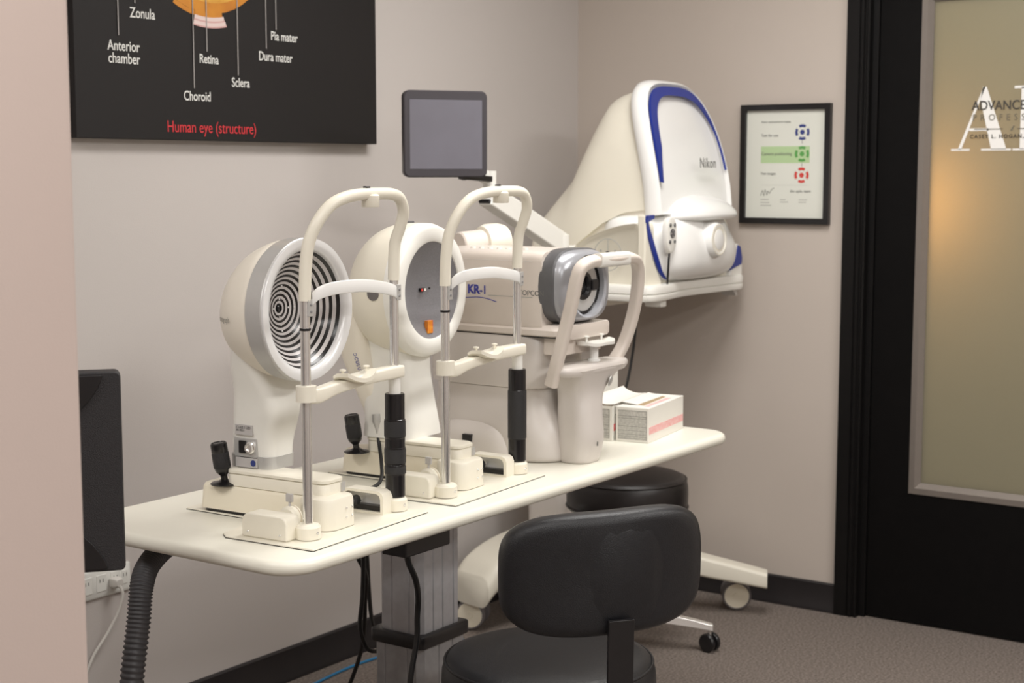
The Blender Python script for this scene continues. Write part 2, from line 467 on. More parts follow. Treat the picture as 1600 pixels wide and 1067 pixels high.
eye = obj('eye_diagram', (lambda b: (disc(b, ecx, ecz, 0.252, PY), b)[1])(B()), m_eye1, po)
b_ = B(); disc(b_, ecx + 0.01, ecz + 0.012, 0.236, PY - 0.0004); obj('eye_layer', b_, m_eye2, eye)
b_ = B(); disc(b_, ecx + 0.012, ecz + 0.03, 0.222, PY - 0.0008); obj('eye_layer', b_, m_eye3, eye)
D = math.radians
for r0, r1, a1, mm in ((0.250, 0.262, -79, m_eye1), (0.262, 0.272, -78, m_eye4), (0.272, 0.276, -77.6, m_eye5), (0.276, 0.286, -77.2, m_eye4), (0.286, 0.290, -76.8, m_eye5)):
    b_ = B(); arcband(b_, ecx, ecz, r0, r1, D(-101), D(a1), PY - 0.0012); obj('eye_layer', b_, mm, eye)
b_ = B(); arcband(b_, ecx, ecz, 0.252, 0.264, D(-118), D(-100), PY); obj('eye_layer', b_, m_eye1, eye)
PR, PU = (1, 0, 0), (0, 0, 1)
for s_, x, z, size, sx in (('Zonula', -2.154, 1.8835, 0.031, .80), ('Anterior', -2.228, 1.7985, 0.031, .80), ('chamber', -2.227, 1.7675, 0.031, .80), ('Retina', -1.921, 1.7835, 0.029, .80),
                           ('Choroid', -1.979, 1.6840, 0.030, .80), ('Sclera', -1.804, 1.7265, 0.030, .80), ('Pia mater', -1.650, 1.8615, 0.030, .80), ('Dura mater', -1.699, 1.8035, 0.030, .80)):
    qx, qz = px(x, z)
    lab(text('lettering', s_, size * 1.18, (qx, PY - 0.0002, qz), PR, PU, m_ptext, po, sx=sx, bold=0.0003), 'white printed word ' + s_)
qx, qz = px(-2.040, 1.6005)
lab(text('lettering', 'Human eye (structure)', 0.0425, (qx, PY - 0.0002, qz), PR, PU, m_pred, po, sx=.83), 'red printed title')
for x, z in ((-2.193, 1.836), (-2.138, 1.919), (-1.942, 1.716), (-1.894, 1.814), (-1.780, 1.758), (-1.670, 1.836), (-1.630, 1.890)):
    qx, qz = px(x, z)
    b_ = B(); box(b_, qx - 0.0016, qx + 0.0016, PY - 0.0022, PY - 0.0016, qz, 0.60); obj('pointer_line', b_, m_pline, po)

# ------------------------------------------------------------------ framed certificate
ce = thing('certificate_frame', 'black framed paper with blue, green and red ring symbols on the wall beside the door', 'certificate', (0, -0.837, 1.321))
CY0, CY1, CZ1 = 0.164, -0.164, 0.402     # local y from left to right
bm = B()
o4 = [(CY0, 0), (CY1, 0), (CY1, CZ1), (CY0, CZ1)]
fw = 0.020
i4 = [(CY0 - fw, fw), (CY1 + fw, fw), (CY1 + fw, CZ1 - fw), (CY0 - fw, CZ1 - fw)]
loft(bm, [[(-0.001, *p) for p in o4], [(-0.022, *p) for p in o4], [(-0.022, *p) for p in i4], [(-0.008, *p) for p in i4]], cap=False)
obj('frame', bm, m_black, ce, bevel=0.0015)
pa = obj('paper', box(B(), -0.009, -0.004, CY1 + 0.018, CY0 - 0.018, 0.018, CZ1 - 0.018), m_paper, ce)
RX = -0.0092
def cpt(u, v):  # u, v in 0..1 of the frame, from the top left
    return (CY0 + (CY1 - CY0) * u, CZ1 * (1 - v))
CR, CU = (0, -1, 0), (0, 0, 1)
for (u, v), mm in (((.685, .235), m_bluep), ((.685, .415), m_green), ((.685, .592), m_redp)):
    cy, cz = cpt(u, v); bm = B()
    def cb(r0, r1, a0, a1, n=8):
        for k in range(n):
            A, Bb = D(a0 + (a1 - a0) * k / n), D(a0 + (a1 - a0) * (k + 1) / n)
            q = [(RX, cy + r * math.cos(a), cz + r * math.sin(a)) for r, a in ((r0, A), (r1, A), (r1, Bb), (r0, Bb))]
            loft(bm, [q, [(RX - .0004, p[1], p[2]) for p in q]])
    for a in (0, 90, 180, 270): cb(0.017, 0.026, a - 31, a + 31)
    cb(0.0005, 0.0085, 0, 360, 16)
    obj('ring_symbol', bm, mm, pa)
y0, z0 = cpt(.23, .32); y1, z1 = cpt(.77, .315 + .14)
bm = B(); yy0, zz0 = cpt(.225, .49); yy1, zz1 = cpt(.77, .35); box(bm, RX + .0001, RX + .0005, yy1, yy0, zz0, zz1); obj('green_band', bm, m_lgreen, pa)
for s_, u, v, size in (('Device requirements for imaging', .225, .153, .0085), ('Test for use', .225, .27, .0135), ('Camera positioning', .23, .425, .0150), ('Test images', .225, .588, .0125), ('the optic team', .56, .735, .0135)):
    yy, zz = cpt(u, v)
    text('lettering', s_, size, (RX - .0002, yy, zz), CR, CU, m_ink, pa, sx=.95)
yy0, zz0 = cpt(.23, .675); yy1, _ = cpt(.77, .675)
obj('printed_rule', box(B(), RX - .0003, RX, yy1, yy0, zz0 - .0005, zz0), m_inkl, pa)
for u, v, L_ in ((.23, .80, .09), (.23, .825, .10), (.23, .85, .12), (.45, .80, .06), (.45, .82, .09), (.66, .80, .09), (.66, .82, .08)):
    yy, zz = cpt(u, v); obj('fine_print', box(B(), RX - .0003, RX, yy - L_ * .33, yy, zz, zz + .0025), m_inkl, pa)
for v in (.30, .488):
    yy, zz = cpt(.685, v + .015); obj('link_mark', box(B(), RX - .0003, RX, yy - .001, yy + .001, zz - .006, zz + .004), m_ink, pa)
bm = B(); sig = [(.23, .765), (.25, .72), (.265, .765), (.28, .715), (.30, .76), (.31, .725), (.33, .745), (.35, .715), (.38, .70)]
tube(bm, [(RX, *cpt(u, v)) for u, v in sig], 0.0009, n=6); obj('signature', bm, m_ink, pa)

# ------------------------------------------------------------------ instrument table
tb = thing('instrument_table', 'long cream table with grey steel lifting column carrying the eye instruments', 'table', (-2.0, -0.92, 0))
TX0, TX1, TY0, TY1 = -2.850 + 2.0, -1.108 + 2.0, -1.217 + .92, -0.588 + .92
def tpoly(i):
    hx, hy = (TX1 - TX0) / 2 - i, (TY1 - TY0) / 2 - i
    return rrect(hx, hy, 0.075 - i, 8, (TX0 + TX1) / 2, (TY0 + TY1) / 2)
obj('tabletop', slab(B(), tpoly, 0.770, 0.80, 0.0148, 6), m_table, tb)
cx, cy = -2.12 + 2.0, -0.930 + .92
def flute(hx, hy, r, gx, gy, d=0.003, g=0.0025):
    """rounded rectangle with narrow grooves, for the extruded column"""
    pts = []
    def side(a, b):
        pass
    out = [(hx - r, hy)]
    for f in gx[::-1]: out += [(f + g, hy), (f, hy - d), (f - g, hy)]
    out += [(-hx + r, hy), (-hx, hy - r)]
    for f in gy[::-1]: out += [(-hx, f + g), (-hx + d, f), (-hx, f - g)]
    out += [(-hx, -hy + r), (-hx + r, -hy)]
    for f in gx: out += [(f - g, -hy), (f, -hy + d), (f + g, -hy)]
    out += [(hx - r, -hy), (hx, -hy + r)]
    for f in gy: out += [(hx, f - g), (hx - d, f), (hx, f + g)]
    out += [(hx, hy - r)]
    return [(cx + x, cy + y) for x, y in out]
obj('upper_column', prism(B(), flute(.078, .062, .016, (-.03, .005, .045), (-.030, .02)), 'z', 0.43, 0.770), m_steel_l, tb, sharp=20)
obj('collar', slab(B(), lambda i: rrect(.092 - i, .076 - i, .014, 5, cx, cy), 0.436, 0.466, 0.003, 2), m_black, tb)
obj('lower_column', prism(B(), flute(.086, .070, .014, (-.02, .03), (-.03, .035)), 'z', 0.036, 0.437), m_steel, tb, sharp=20)
obj('base_plate', slab(B(), lambda i: rrect(.24 - i, .150 - i, .04, 6, cx, cy), 0.0, 0.036, 0.008, 3), m_darkgrey, tb)
bm = B(); box(bm, cx - .315, cx - .165, cy - .215, cy - .150, 0.715, 0.770)
obj('control_box', bm, m_black, tb, bevel=0.004)
obj('mounting_frame', box(B(), cx - .20, cx + .16, cy - .055, cy + .055, 0.742, 0.770), m_steel, tb, bevel=0.002)

# ------------------------------------------------------------------ corneal instruments with a shared base and head rest
ROT = math.radians(4.2)
def screw(name, p, axis, r, parent):
    bm = B(); a = Vector(axis).normalized(); p = Vector(p)
    lathe(bm, [(r, -0.001), (r, 0.0008), (r * .8, 0.0014), (r * .45, 0.0014), (r * .4, 0.0004)], p, a, 14)
    return obj(name, bm, m_chrome, parent)

def screwed_cup(root, x):
    bm = B(); lathe(bm, [(0.0245, 0.0), (0.0245, 0.022), (0.0205, 0.027), (0.0115, 0.028)], (x, 0, 0.006), (0, 0, 1), 28)
    c = obj('post_foot', bm, m_cream, root)
    screw('screw', (x - 0.003, -0.0245, 0.018), (-.15, -1, 0), 0.0032, c)
    return c

def headrest(root, hx, knurl):
    """two posts, chin bar, brow band and bent arch; local x across, patient at -y"""
    screwed_cup(root, -hx); screwed_cup(root, hx)
    for s, z0, z1 in ((-1, 0.030, 0.462), (1, 0.262, 0.490)):
        p = obj('post', cyl(B(), (s * hx, 0, z0), (s * hx, 0, z1), 0.0094), m_chrome, root)
        lab(p, 'chrome post')
    # right hand height grip
    g = B()
    lathe(g, [(0.0190, 0), (0.0205, 0.002), (0.0205, 0.052), (0.0214, 0.053), (0.0214, 0.165), (0.0205, 0.166), (0.0205, 0.212), (0.0190, 0.214), (0.012, 0.214)] if not knurl else
          [(0.0190, 0), (0.0205, 0.002), (0.0205, 0.046), (0.0214, 0.047), (0.0214, 0.066), (0.0209, 0.067), (0.0218, 0.068), (0.0218, 0.102), (0.0209, 0.103), (0.0209, 0.122), (0.0218, 0.123), (0.0218, 0.160), (0.0205, 0.161), (0.0205, 0.212), (0.0190, 0.214), (0.012, 0.214)],
          (hx, 0, 0.034), (0, 0, 1), 40)
    gr = obj('height_grip', g, m_blacksatin, root)
    for a, b in (((0.053, 0.165),) if not knurl else ((0.070, 0.100), (0.125, 0.158), (0.048, 0.064))):
        obj('knurled_sleeve', lathe(B(), [(0.0215 if not knurl else 0.0221, a + .0005), (0.0218 if not knurl else 0.0223, a + 0.002), (0.0218 if not knurl else 0.0223, b - 0.002), (0.0215 if not knurl else 0.0221, b - .0005)], (hx, 0, 0.034), (0, 0, 1), 40), m_blackknurl, gr)
    obj('lift_tube', cyl(B(), (hx, 0, 0.246), (hx, 0, 0.282), 0.0125), m_white, root)
    # chin bar : collar on the left post, tapering bar to the right
    bm = B()
    cyl(bm, (-hx, 0, 0.268), (-hx, 0, 0.298), 0.0195, n=30)
    keys = [(-hx + 0.008, .002, 0.276, .010, .0135), (-hx + .035, .000, 0.276, .012, .0145), (-hx + .08, .0, 0.283, .014, .0115), (-hx + .13, .0, 0.288, .019, .0105), (-hx + .18, .0, 0.2915, .019, .0115), (hx - .03, .0, 0.293, .017, .0125), (hx + .012, .0, 0.293, .017, .0125)]
    loft(bm, smooth_rings(keys, lambda x, y, z, hy, hz: [(x, y + a, z + b) for a, b in rrect(hy, hz, .005, 3)], 4))
    obj('chin_bar', bm, m_cream, root, sharp=50)
    # chin rest cradle with two paper pegs
    def chin(x, w): return [(x, yy, zz) for yy, zz in ((-.030, 0.313), (.012, 0.309), (.028, 0.303), (.026, 0.299), (.012, 0.303), (-.030, 0.306))]
    bm = B(); rings = []
    for k in range(13):
        t = -1 + k / 6.0
        dip = -0.010 * (1 - abs(t) ** 2) ; wd = 1.0 - 0.35 * abs(t) ** 3
        rings.append([(-.006 + t * 0.046, yy * wd - .010, zz - .003 + dip + 0.004 * (t * t)) for yy, zz in ((-.030, 0.312), (.010, 0.310), (.026, 0.304), (.024, 0.299), (.010, 0.303), (-.030, 0.304))])
    loft(bm, rings)
    ch = obj('chin_rest', bm, m_cream, root, sharp=50)
    for x in (-.043, .034):
        bm = B(); lathe(bm, [(0.0028, 0), (0.0028, 0.009), (0.0065, 0.010), (0.0065, 0.013), (0.002, 0.014)], (x, -.010, 0.305), (0, 0, 1), 16); obj('peg', bm, m_cream, ch)
    # brow band
    bm = B()
    zl, zr = 0.452, 0.466
    pts = catmull([(-hx + .010, -.010, 0.461), (-hx + .018, -.020, 0.472), (-hx + .045, -.034, 0.480), (-.03, -.040, 0.481), (.04, -.034, 0.474), (hx - .035, -.020, 0.463), (hx - .004, -.008, 0.455)], 6)
    rings = []
    for i, p in enumerate(pts):
        d = (pts[min(i + 1, len(pts) - 1)] - pts[max(i - 1, 0)]); nn = Vector((d.y, -d.x, 0)).normalized()
        hgt = 0.0125
        rings.append([p + nn * a + Vector((0, 0, b)) for a, b in rrect(.0022, hgt, .002, 2)])
    loft(bm, rings)
    bb = obj('brow_band', bm, m_purewhite, root, sharp=50)
    for s, z in ((-1, 0.445), (1, 0.455)):
        bm = B(); box(bm, s * hx - .004, s * hx + (.012 if s < 0 else .010), -.0115, -.0075, z - .016, z + .016)
        br = obj('band_bracket', bm, m_silver, bb, bevel=.001)
        for dz in (-.007, .006):
            bm = B(); lathe(bm, [(0.0026, 0), (0.0026, 0.0015), (0.001, .002)], (s * hx + .004, -.0115, z + dz), (0, -1, 0), 10)
            obj('band_bracket_screw', bm, m_steel, bb)
    lab(obj('height_mark', lathe(B(), [(0.0095, 0), (0.0108, 0.0005), (0.0108, 0.0045), (0.0095, 0.005)], (-hx, 0, 0.402), (0, 0, 1), 20), m_black, root), 'black ring on the chrome post')
    # arch
    path = [(-hx, 0, 0.458), (-hx + .001, -.002, 0.520), (-hx + .005, -.008, 0.568), (-hx + .019, -.020, 0.608), (-hx + .046, -.030, 0.637), (-hx + .082, -.036, 0.650), (-.02, -.038, 0.655), (.04, -.038, 0.656), (hx - .055, -.037, 0.654), (hx - .024, -.034, 0.644), (hx - .004, -.028, 0.617), (hx, -.016, 0.585), (hx - .001, -.004, 0.550), (hx, 0, 0.480)]
    obj('arch', tube(B(), path, 0.0118, 18, 6), m_cream, root)
    bm = B(); lathe(bm, [(0.004, 0), (0.0165, 0.0005), (0.0175, 0.002), (0.0175, 0.022), (0.015, 0.025), (0.003, 0.026)], (.012, -.040, 0.630), (0, 0, 1), 26)
    obj('lamp_housing', bm, m_cream, root)
    bm = B(); box(bm, -.004, .010, -.042, -.034, 0.666, 0.6705)
    obj('arch_clip', bm, m_black, root, bevel=.001)

def slit_base(root, jx=-.052):
    """flat plate, sliding block with joystick, rack covers, wheel and axle; local x across, y to the operator"""
    plate = [(-.208, -.062), (.172, -.062), (.172, .14), (.085, .16), (.085, .390), (-.056, .390), (-.066, .185), (-.190, .172), (-.208, .15)]
    pl = obj('base_plate', prism(B(), plate, 'z', 0.0004, 0.0046), m_cream, root, bevel=.002)
    # edge line of the dark rubber mat below the plate
    obj('rubber_mat', prism(B(), [(x * 1.0015, y * 1.0015) for x, y in plate], 'z', 0.0, 0.0012), m_black, pl)
    bm = B()
    def blk(i): return rrect(.042 - i, .158 - i, .018, 6, -.020, .190)
    loft(bm, [[(x, y, 0.012) for x, y in blk(-.002)], [(x, y, 0.055) for x, y in blk(.001)], [(x, y, 0.0615) for x, y in blk(.0035)], [(x, y, 0.064) for x, y in blk(.009)]])
    obj('sliding_block', bm, m_ivory, root, sharp=50)
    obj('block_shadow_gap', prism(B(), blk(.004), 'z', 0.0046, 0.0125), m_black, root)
    # front nose
    bm = B()
    def nose(i): return rrect(.049 - i, .042 - i, .026, 8, -.041, .034)
    loft(bm, [[(x, y, 0.006) for x, y in nose(0)], [(x, y, 0.060) for x, y in nose(.001)], [(x, y, 0.0655) for x, y in nose(.003)], [(x, y, 0.067) for x, y in nose(.008)]])
    ns = obj('front_nose', bm, m_cream, root, sharp=50)
    for dx in (.0, .018):
        for dz in (.026, .044):
            screw('nose_screw', (-.034 + dx, -.0082, dz), (0, -1, 0), .0024, ns)
    # upper carriage
    bm = B()
    def car(i): return rrect(.034 - i, .128 - i, .020, 8, -.024, .154)
    loft(bm, [[(x, y, 0.064) for x, y in car(0)], [(x, y, 0.086) for x, y in car(.0)], [(x, y, 0.0885) for x, y in car(.002)], [(x, y, 0.0893) for x, y in car(.006)]])
    ca = obj('carriage', bm, m_cream, root, sharp=50)
    bm = B()
    def lid(i): return rrect(.035 - i, .129 - i, .020, 8, -.024, .154)
    loft(bm, [[(x, y, 0.090) for x, y in lid(0)], [(x, y, 0.0955) for x, y in lid(0)], [(x, y, 0.0985) for x, y in lid(.004)]])
    obj('carriage_lid', bm, m_cream, ca, sharp=50)
    obj('scale_tab', box(B(), -.006, .006, .0240, .0265, 0.068, 0.086), m_silver, ca, bevel=.0005)
    # joystick
    bm = B(); jy = .287
    lathe(bm, [(0.029, 0), (0.0295, 0.0015), (0.027, 0.0035), (0.014, 0.006), (0.010, 0.009)], (jx, jy, 0.0635), (0, 0, 1), 36)
    js = obj('joystick', bm, m_blacksatin, root)
    ax = Vector((-.10, .10, 1)).normalized(); b0 = Vector((jx, jy, 0.068))
    obj('joystick_stem', lathe(B(), [(0.007, 0), (0.007, .014), (0.0150, .023), (0.0165, .030)], b0, ax, 26), m_blacksatin, js)
    obj('joystick_grip', lathe(B(), [(0.0165, .030), (0.0176, .032), (0.0176, .060), (0.0165, .062)], b0, ax, 30), m_blackknurl, js)
    obj('joystick_cap', lathe(B(), [(0.0165, .062), (0.0170, .063), (0.0170, .080), (0.0145, .083), (0.0135, .0815), (0.002, .0815)], b0, ax, 30), m_blacksatin, js)
    # rack covers either side, the left one solid, the right one seen from its open inner face
    def cov(): return [(-.044, .0), (.066, .0), (.066, .032), (.061, .042), (.050, .047), (-.032, .047), (-.040, .043), (-.044, .034)]
    bm = B(); prism(bm, [(.058 + y, .0046 + z) for y, z in cov()], 'x', -.192, -.150)
    rc = lab(obj('rack_cover', bm, m_cream, root, bevel=.004, bsegs=3), 'closed left rack cover')
    for yy in (.030, .108): screw('cover_screw', (-.192, yy, .016), (-1, 0, 0), .0024, rc)
    bm = B()
    o = [(.038 + y, .0046 + z) for y, z in cov()]
    inn = [(.038 + y * .86 + .0014, .0046 + z * .80 + .004) for y, z in cov()]
    loft(bm, [[(.126, *p) for p in o], [(.092, *p) for p in o], [(.092, *p) for p in inn], [(.120, *p) for p in inn]], cap=False)
    bm.faces.new([bm.verts.new((.126, *p)) for p in o])
    rc2 = lab(obj('rack_cover', bm, m_cream, root, sharp=30), 'open right rack cover')
    bm = B(); prism(bm, inn, 'x', .1165, .1195); obj('cover_lining', bm, m_pearl, rc2)
    obj('rack', box(B(), .098, .116, .004, .092, .0095, .0195), m_black, rc2, bevel=.0008)
    # axle with wheel and thumbscrew
    axl = obj('axle', cyl(B(), (-.150, .062, .029), (.112, .062, .029), .0048), m_chrome, root)
    obj('axle_gear', lathe(B(), [(0.0060, 0), (0.0105, .001), (0.0105, .014), (0.006, .015)], (.080, .062, .029), (1, 0, 0), 24), m_blackknurl, axl)
    wh = B(); lathe(wh, [(0.006, 0), (0.0185, 0.001), (0.0235, 0.006), (0.0240, 0.012), (0.0240, 0.020), (0.022, .022), (0.006, 0.022)], (-.122, .070, .030), (1, 0, 0), 36)
    whl = obj('lock_wheel', wh, m_cream, root)
    obj('wheel_line', lathe(B(), [(0.0240, .0145), (0.0244, .015), (0.0244, .0156), (0.0240, .016)], (-.122, .070, .030), (1, 0, 0), 36), m_kraft, whl)
    bm = B(); cyl(bm, (-.112, .070, .052), (-.112, .070, .064), .0026, n=10); box(bm, -.115, -.109, .0625, .0775, .062, .078)
    obj('thumbscrew', bm, m_label, whl, bevel=.0015)

# ---- ring target topographer (nearest)
kt = thing('corneal_topographer', 'white eye instrument with a black and white ring target bowl, nearest on the table', 'eye instrument', (-2.549, -1.105, 0.80), ROT)
slit_base(kt)
headrest(kt, 0.144, True)
FX, FY, FZ = 0.010, 0.120, 0.424
def tilt_ring(r, y, dz=0, n=56, sx=1.0):
    return [(FX + r * sx * math.cos(2 * PI * k / n), y, FZ + dz + r * math.sin(2 * PI * k / n)) for k in range(n)]
# shell behind the ring, running down into the neck
keys = [(.1395, .158, 0), (.139, .172, 0), (.134, .195, -.002), (.124, .222, -.004), (.106, .250, -.008), (.080, .274, -.012), (.045, .290, -.014), (.012, .295, -.015)]
bm = B(); loft(bm, smooth_rings(keys, lambda r, y, dz: tilt_ring(r, y, dz), 4), cap0=False)
obj('rear_shell', bm, m_offw, kt, sharp=60)
bm = B(); loft(bm, [tilt_ring(.1385, .1585), tilt_ring(.1425, .157), tilt_ring(.1445, .118), tilt_ring(.141, .115)], cap=False)
obj('silver_band', bm, m_silver, kt)
bm = B(); loft(bm, [tilt_ring(.1415, .118), tilt_ring(.1435, .115), tilt_ring(.1425, .1115), tilt_ring(.132, .1105), tilt_ring(.121, .114), tilt_ring(.1185, .120), tilt_ring(.118, .130), tilt_ring(.134, .130)], closed=True)
obj('face_ring', bm, m_pearl, kt, sharp=50)
# placido bowl with printed rings : one mesh with two materials
bm = B(); nR = 24
def bowl(t):   # t 0 rim .. 1 centre -> (radius, y)
    r = 0.1185 * (1 - t)
    return r, .124 + 0.066 * (1 - (r / 0.1185) ** 2) ** 0.9
prev = None; strips = []
NB = 96
tt = [k / NB for k in range(NB)]
vr = [[bm.verts.new(p) for p in tilt_ring(*bowl(t))] for t in tt]
vc = bm.verts.new((FX, bowl(1)[1], FZ))
n = len(vr[0])
for i in range(NB - 1):
    for j in range(n):
        f = bm.faces.new((vr[i][j], vr[i][(j + 1) % n], vr[i + 1][(j + 1) % n], vr[i + 1][j]))
        f.material_index = 1 if (i % 8) >= 4 else 0
for j in range(n): bm.faces.new((vr[-1][j], vr[-1][(j + 1) % n], vc))
m_ringw = mat('pale_ring_print', (0.60, 0.57, 0.56), 0.28, var=0.02, vscale=30)
m_ringb = mat('black_ring_print', (0.012, 0.011, 0.011), 0.25, var=0.1, vscale=30)
bw = obj('ring_target', bm, m_ringb, kt, sharp=180)
bw.data.materials.append(m_ringw)
bm = B()
def onbowl(r, a):
    rr, y = bowl(1 - r / 0.1185); return Vector((FX + r * math.cos(D(a)), y - .0012, FZ + r * math.sin(D(a))))
for r, a in ((.018, 90), (.018, 180), (.018, 270), (.026, 0), (.034, 90), (.034, 270), (.046, 268), (.046, 92), (.062, 20), (.066, 12), (.070, 285), (.088, 292), (.040, 0)):
    bm = B(); bmesh.ops.create_uvsphere(bm, u_segments=10, v_segments=6, radius=.0019, matrix=Matrix.Translation(onbowl(r, a))); obj('marker_light', bm, m_purewhite, bw)
bm = B(); c0 = Vector((FX, .188, FZ))
lathe(bm, [(.0075, 0.004), (.0075, -.001), (.006, -.0018), (.0055, .001), (.001, .002)], c0, (0, 1, 0), 24); obj('camera_opening', bm, m_grille, bw)
# neck
keys = [(0.098, .238, .042, .056), (0.150, .236, .044, .057), (0.205, .226, .051, .058), (0.250, .222, .061, .052), (0.290, .224, .075, .042), (0.330, .226, .088, .032), (0.370, .228, .092, .024), (0.40, .230, .090, .015)]
bm = B(); loft(bm, smooth_rings(keys, lambda z, y, hx, hy: [(FX + a, y + b, z) for a, b in rrect(hx, hy, .026, 6)], 4))
nk = obj('neck', bm, m_white, kt, sharp=50)
bm = B()
loft(bm, [[(FX + a, .238 + b, z) for a, b in rrect(.0405 + e, .0545 + e, .024, 6)] for z, e in ((.0985, 0), (.0985, .003), (.124, .0035), (.124, 0))])
obj('neck_band', bm, m_silver, nk)
xl = FX - .0455
def panel(name, y0, y1, z0, z1, m, parent, x=xl, t=.0012):
    bm = B(); box(bm, x - t, x + .004, y0, y1, z0, z1); return obj(name, bm, m, parent, bevel=.0004)
lb = panel('rating_label', .222, .268, .167, .188, m_label, nk, xl - .0035)
text('label_text', 'CLASS 1 LED', .0075, (xl - .0050, .264, .180), (0, -1, 0), (0, 0, 1), m_ink, nk, sx=.9)
text('label_text', 'SN 70211', .006, (xl - .0050, .264, .1745), (0, -1, 0), (0, 0, 1), m_ink, nk, sx=.9)
sp = panel('socket_plate', .214, .272, .122, .160, m_silver, nk, xl - .0005, .002)
box_b = B(); box(box_b, xl - .006, xl - .001, .240, .258, .130, .155); obj('power_switch', box_b, m_black, nk, bevel=.001)
bm = B(); lathe(bm, [(.012, 0), (.012, .004), (.0095, .0055), (.0095, .010), (.006, .010), (.0055, .006), (.001, .006)], (xl - .002, .228, .142), (-1, 0, 0), 26); obj('round_socket', bm, m_chrome, nk)
panel('maker_plate', .214, .268, .1005, .120, m_label, nk, xl - .0025, .0012)
bm = B(); lathe(bm, [(.0065, 0), (.0065, .0008), (.001, .0008)], (xl - .0036, .222, .1105), (-1, 0, 0), 20); obj('blue_seal', bm, m_bluep, nk)
# printed name along the shell
tx = text('lettering', 'keratograph', .0160, (0, 0, 0), (0, -1, 0), (0, 0, 1), m_inkl, kt, sx=.80)
for v in tx.data.vertices:      # wrap the printing round the curved shell
    y, z = .268 + v.co.y, FZ - .020 + v.co.z
    pr_ = ((.158, .1395), (.172, .139), (.195, .134), (.222, .124), (.250, .106), (.274, .080), (.29, .045))
    for (a0, b0), (a1, b1) in zip(pr_, pr_[1:]):
        if a0 <= y <= a1: rr_ = b0 + (b1 - b0) * (y - a0) / (a1 - a0)
    v.co = (FX - math.sqrt(max(1e-6, rr_ ** 2 - (z - FZ + .006) ** 2)) - .0022, y, z)

# ---- camera tomographer (second)
tm = thing('anterior_segment_camera', 'white eye instrument with a smooth grey dish framed by a white ring', 'eye instrument', (-2.092, -1.089, 0.80), ROT)
slit_base(tm, -.082)
headrest(tm, 0.150, False)
FX, FY, FZ = 0.018, 0.15, 0.432
keys = [(.151, .170, 0), (.151, .190, 0), (.149, .222, 0), (.144, .245, 0), (.134, .270, -.002), (.115, .294, -.004), (.085, .312, -.006), (.045, .322, -.006), (.012, .324, -.006)]
bm = B(); loft(bm, smooth_rings(keys, lambda r, y, dz: tilt_ring(r, y, dz), 4), cap0=False)
obj('rear_shell', bm, m_cream, tm, sharp=60)
bm = B(); loft(bm, [tilt_ring(.1512, .173), tilt_ring(.1512, .160), tilt_ring(.147, .148), tilt_ring(.138, .142), tilt_ring(.118, .140), tilt_ring(.1105, .143), tilt_ring(.109, .150), tilt_ring(.109, .166), tilt_ring(.14, .173)], closed=True)
obj('face_ring', bm, m_white, tm, sharp=50)
bm = B()
loft(bm, [tilt_ring(.1100 * (1 - t) + .0005, .146 + .030 * (1 - (1 - t) ** 2)) for t in [k / 14 for k in range(15)]], cap0=False)
ds = obj('grey_dish', bm, m_dish, tm, sharp=80)
bm = B(); box(bm, FX - .010, FX + .010, .1685, .1765, FZ - .004, FZ + .004); w_ = obj('camera_window', bm, m_black, ds, bevel=.0008)
bm = B(); box(bm, FX - .0095, FX - .003, .1678, .170, FZ - .0032, FZ + .0032); lab(obj('window_square', bm, m_redp, ds), 'red square in the window')  # red and white squares set in the camera window
bm = B(); box(bm, FX + .002, FX + .009, .1678, .170, FZ - .0032, FZ + .0032); lab(obj('window_square', bm, m_card, ds), 'white square in the window')
bm = B(); lathe(bm, [(.002, 0), (.002, .003)], (FX + .026, .1685, FZ + .002), (0, 1, 0), 12); obj('sensor_dot', bm, m_black, ds)
bm = B(); box(bm, FX - .0105, FX + .0105, .1500, .1600, FZ - .098, FZ - .069); sl = obj('orange_window', bm, m_orange, ds, bevel=.0008)
bm = B(); lathe(bm, [(.0155, 0), (.0155, .002), (.013, .003), (.001, .003)], (FX - .1505, .200, FZ + .0), (-1, .02, 0), 28); lab(obj('side_dial', bm, m_caster, tm), 'round grey disc on the side')
bm = B(); box(bm, FX - .020, FX + .020, .205, .225, FZ + .146, FZ + .1545); obj('top_clip', bm, m_darkgrey, tm, bevel=.002)
# flared pedestal
keys = [(0.098, .226, .074, .070), (0.14, .228, .066, .070), (0.19, .234, .062, .068), (0.24, .236, .058, .064), (0.29, .238, .062, .062), (0.34, .240, .078, .060), (0.40, .242, .10, .056)]
bm = B(); loft(bm, smooth_rings(keys, lambda z, y, hx, hy: [(FX - .006 + a, y + b, z) for a, b in rrect(hx, hy, .028, 6)], 4))
pd = obj('pedestal', bm, m_white, tm, sharp=50)
keys = [(0.105, .030, .262, .052, .030), (0.16, .022, .276, .050, .032), (0.22, .008, .294, .050, .034), (0.28, -.008, .304, .054, .036), (0.34, -.012, .304, .062, .036), (0.40, -.012, .292, .076, .034)]
bm = B(); loft(bm, smooth_rings(keys, lambda z, x, y, hx, hy: [(FX - .034 + x + a, y + b, z) for a, b in rrect(hx, hy, .022, 6)], 4))
rp = lab(obj('rear_pillar', bm, m_offw, tm, sharp=50), 'cream rear pillar with small vertical lettering')
text('pillar_text', 'OCULUS', .013, (FX - .034 - .064, .296, .290), (.18, -.22, -1), (0, -1, .22), m_logo, rp, spacing=1.3, sx=.8)
bm = B(); box(bm, FX - .0585, FX - .056, .200, .236, .276, .306); obj('rating_label', bm, m_label, pd, bevel=.0004)
text('label_text', 'OCULUS', .008, (FX - .0590, .232, .296), (0, -1, 0), (0, 0, 1), m_ink, pd)
text('label_text', 'SN 70700', .006, (FX - .0590, .232, .286), (0, -1, 0), (0, 0, 1), m_ink, pd)
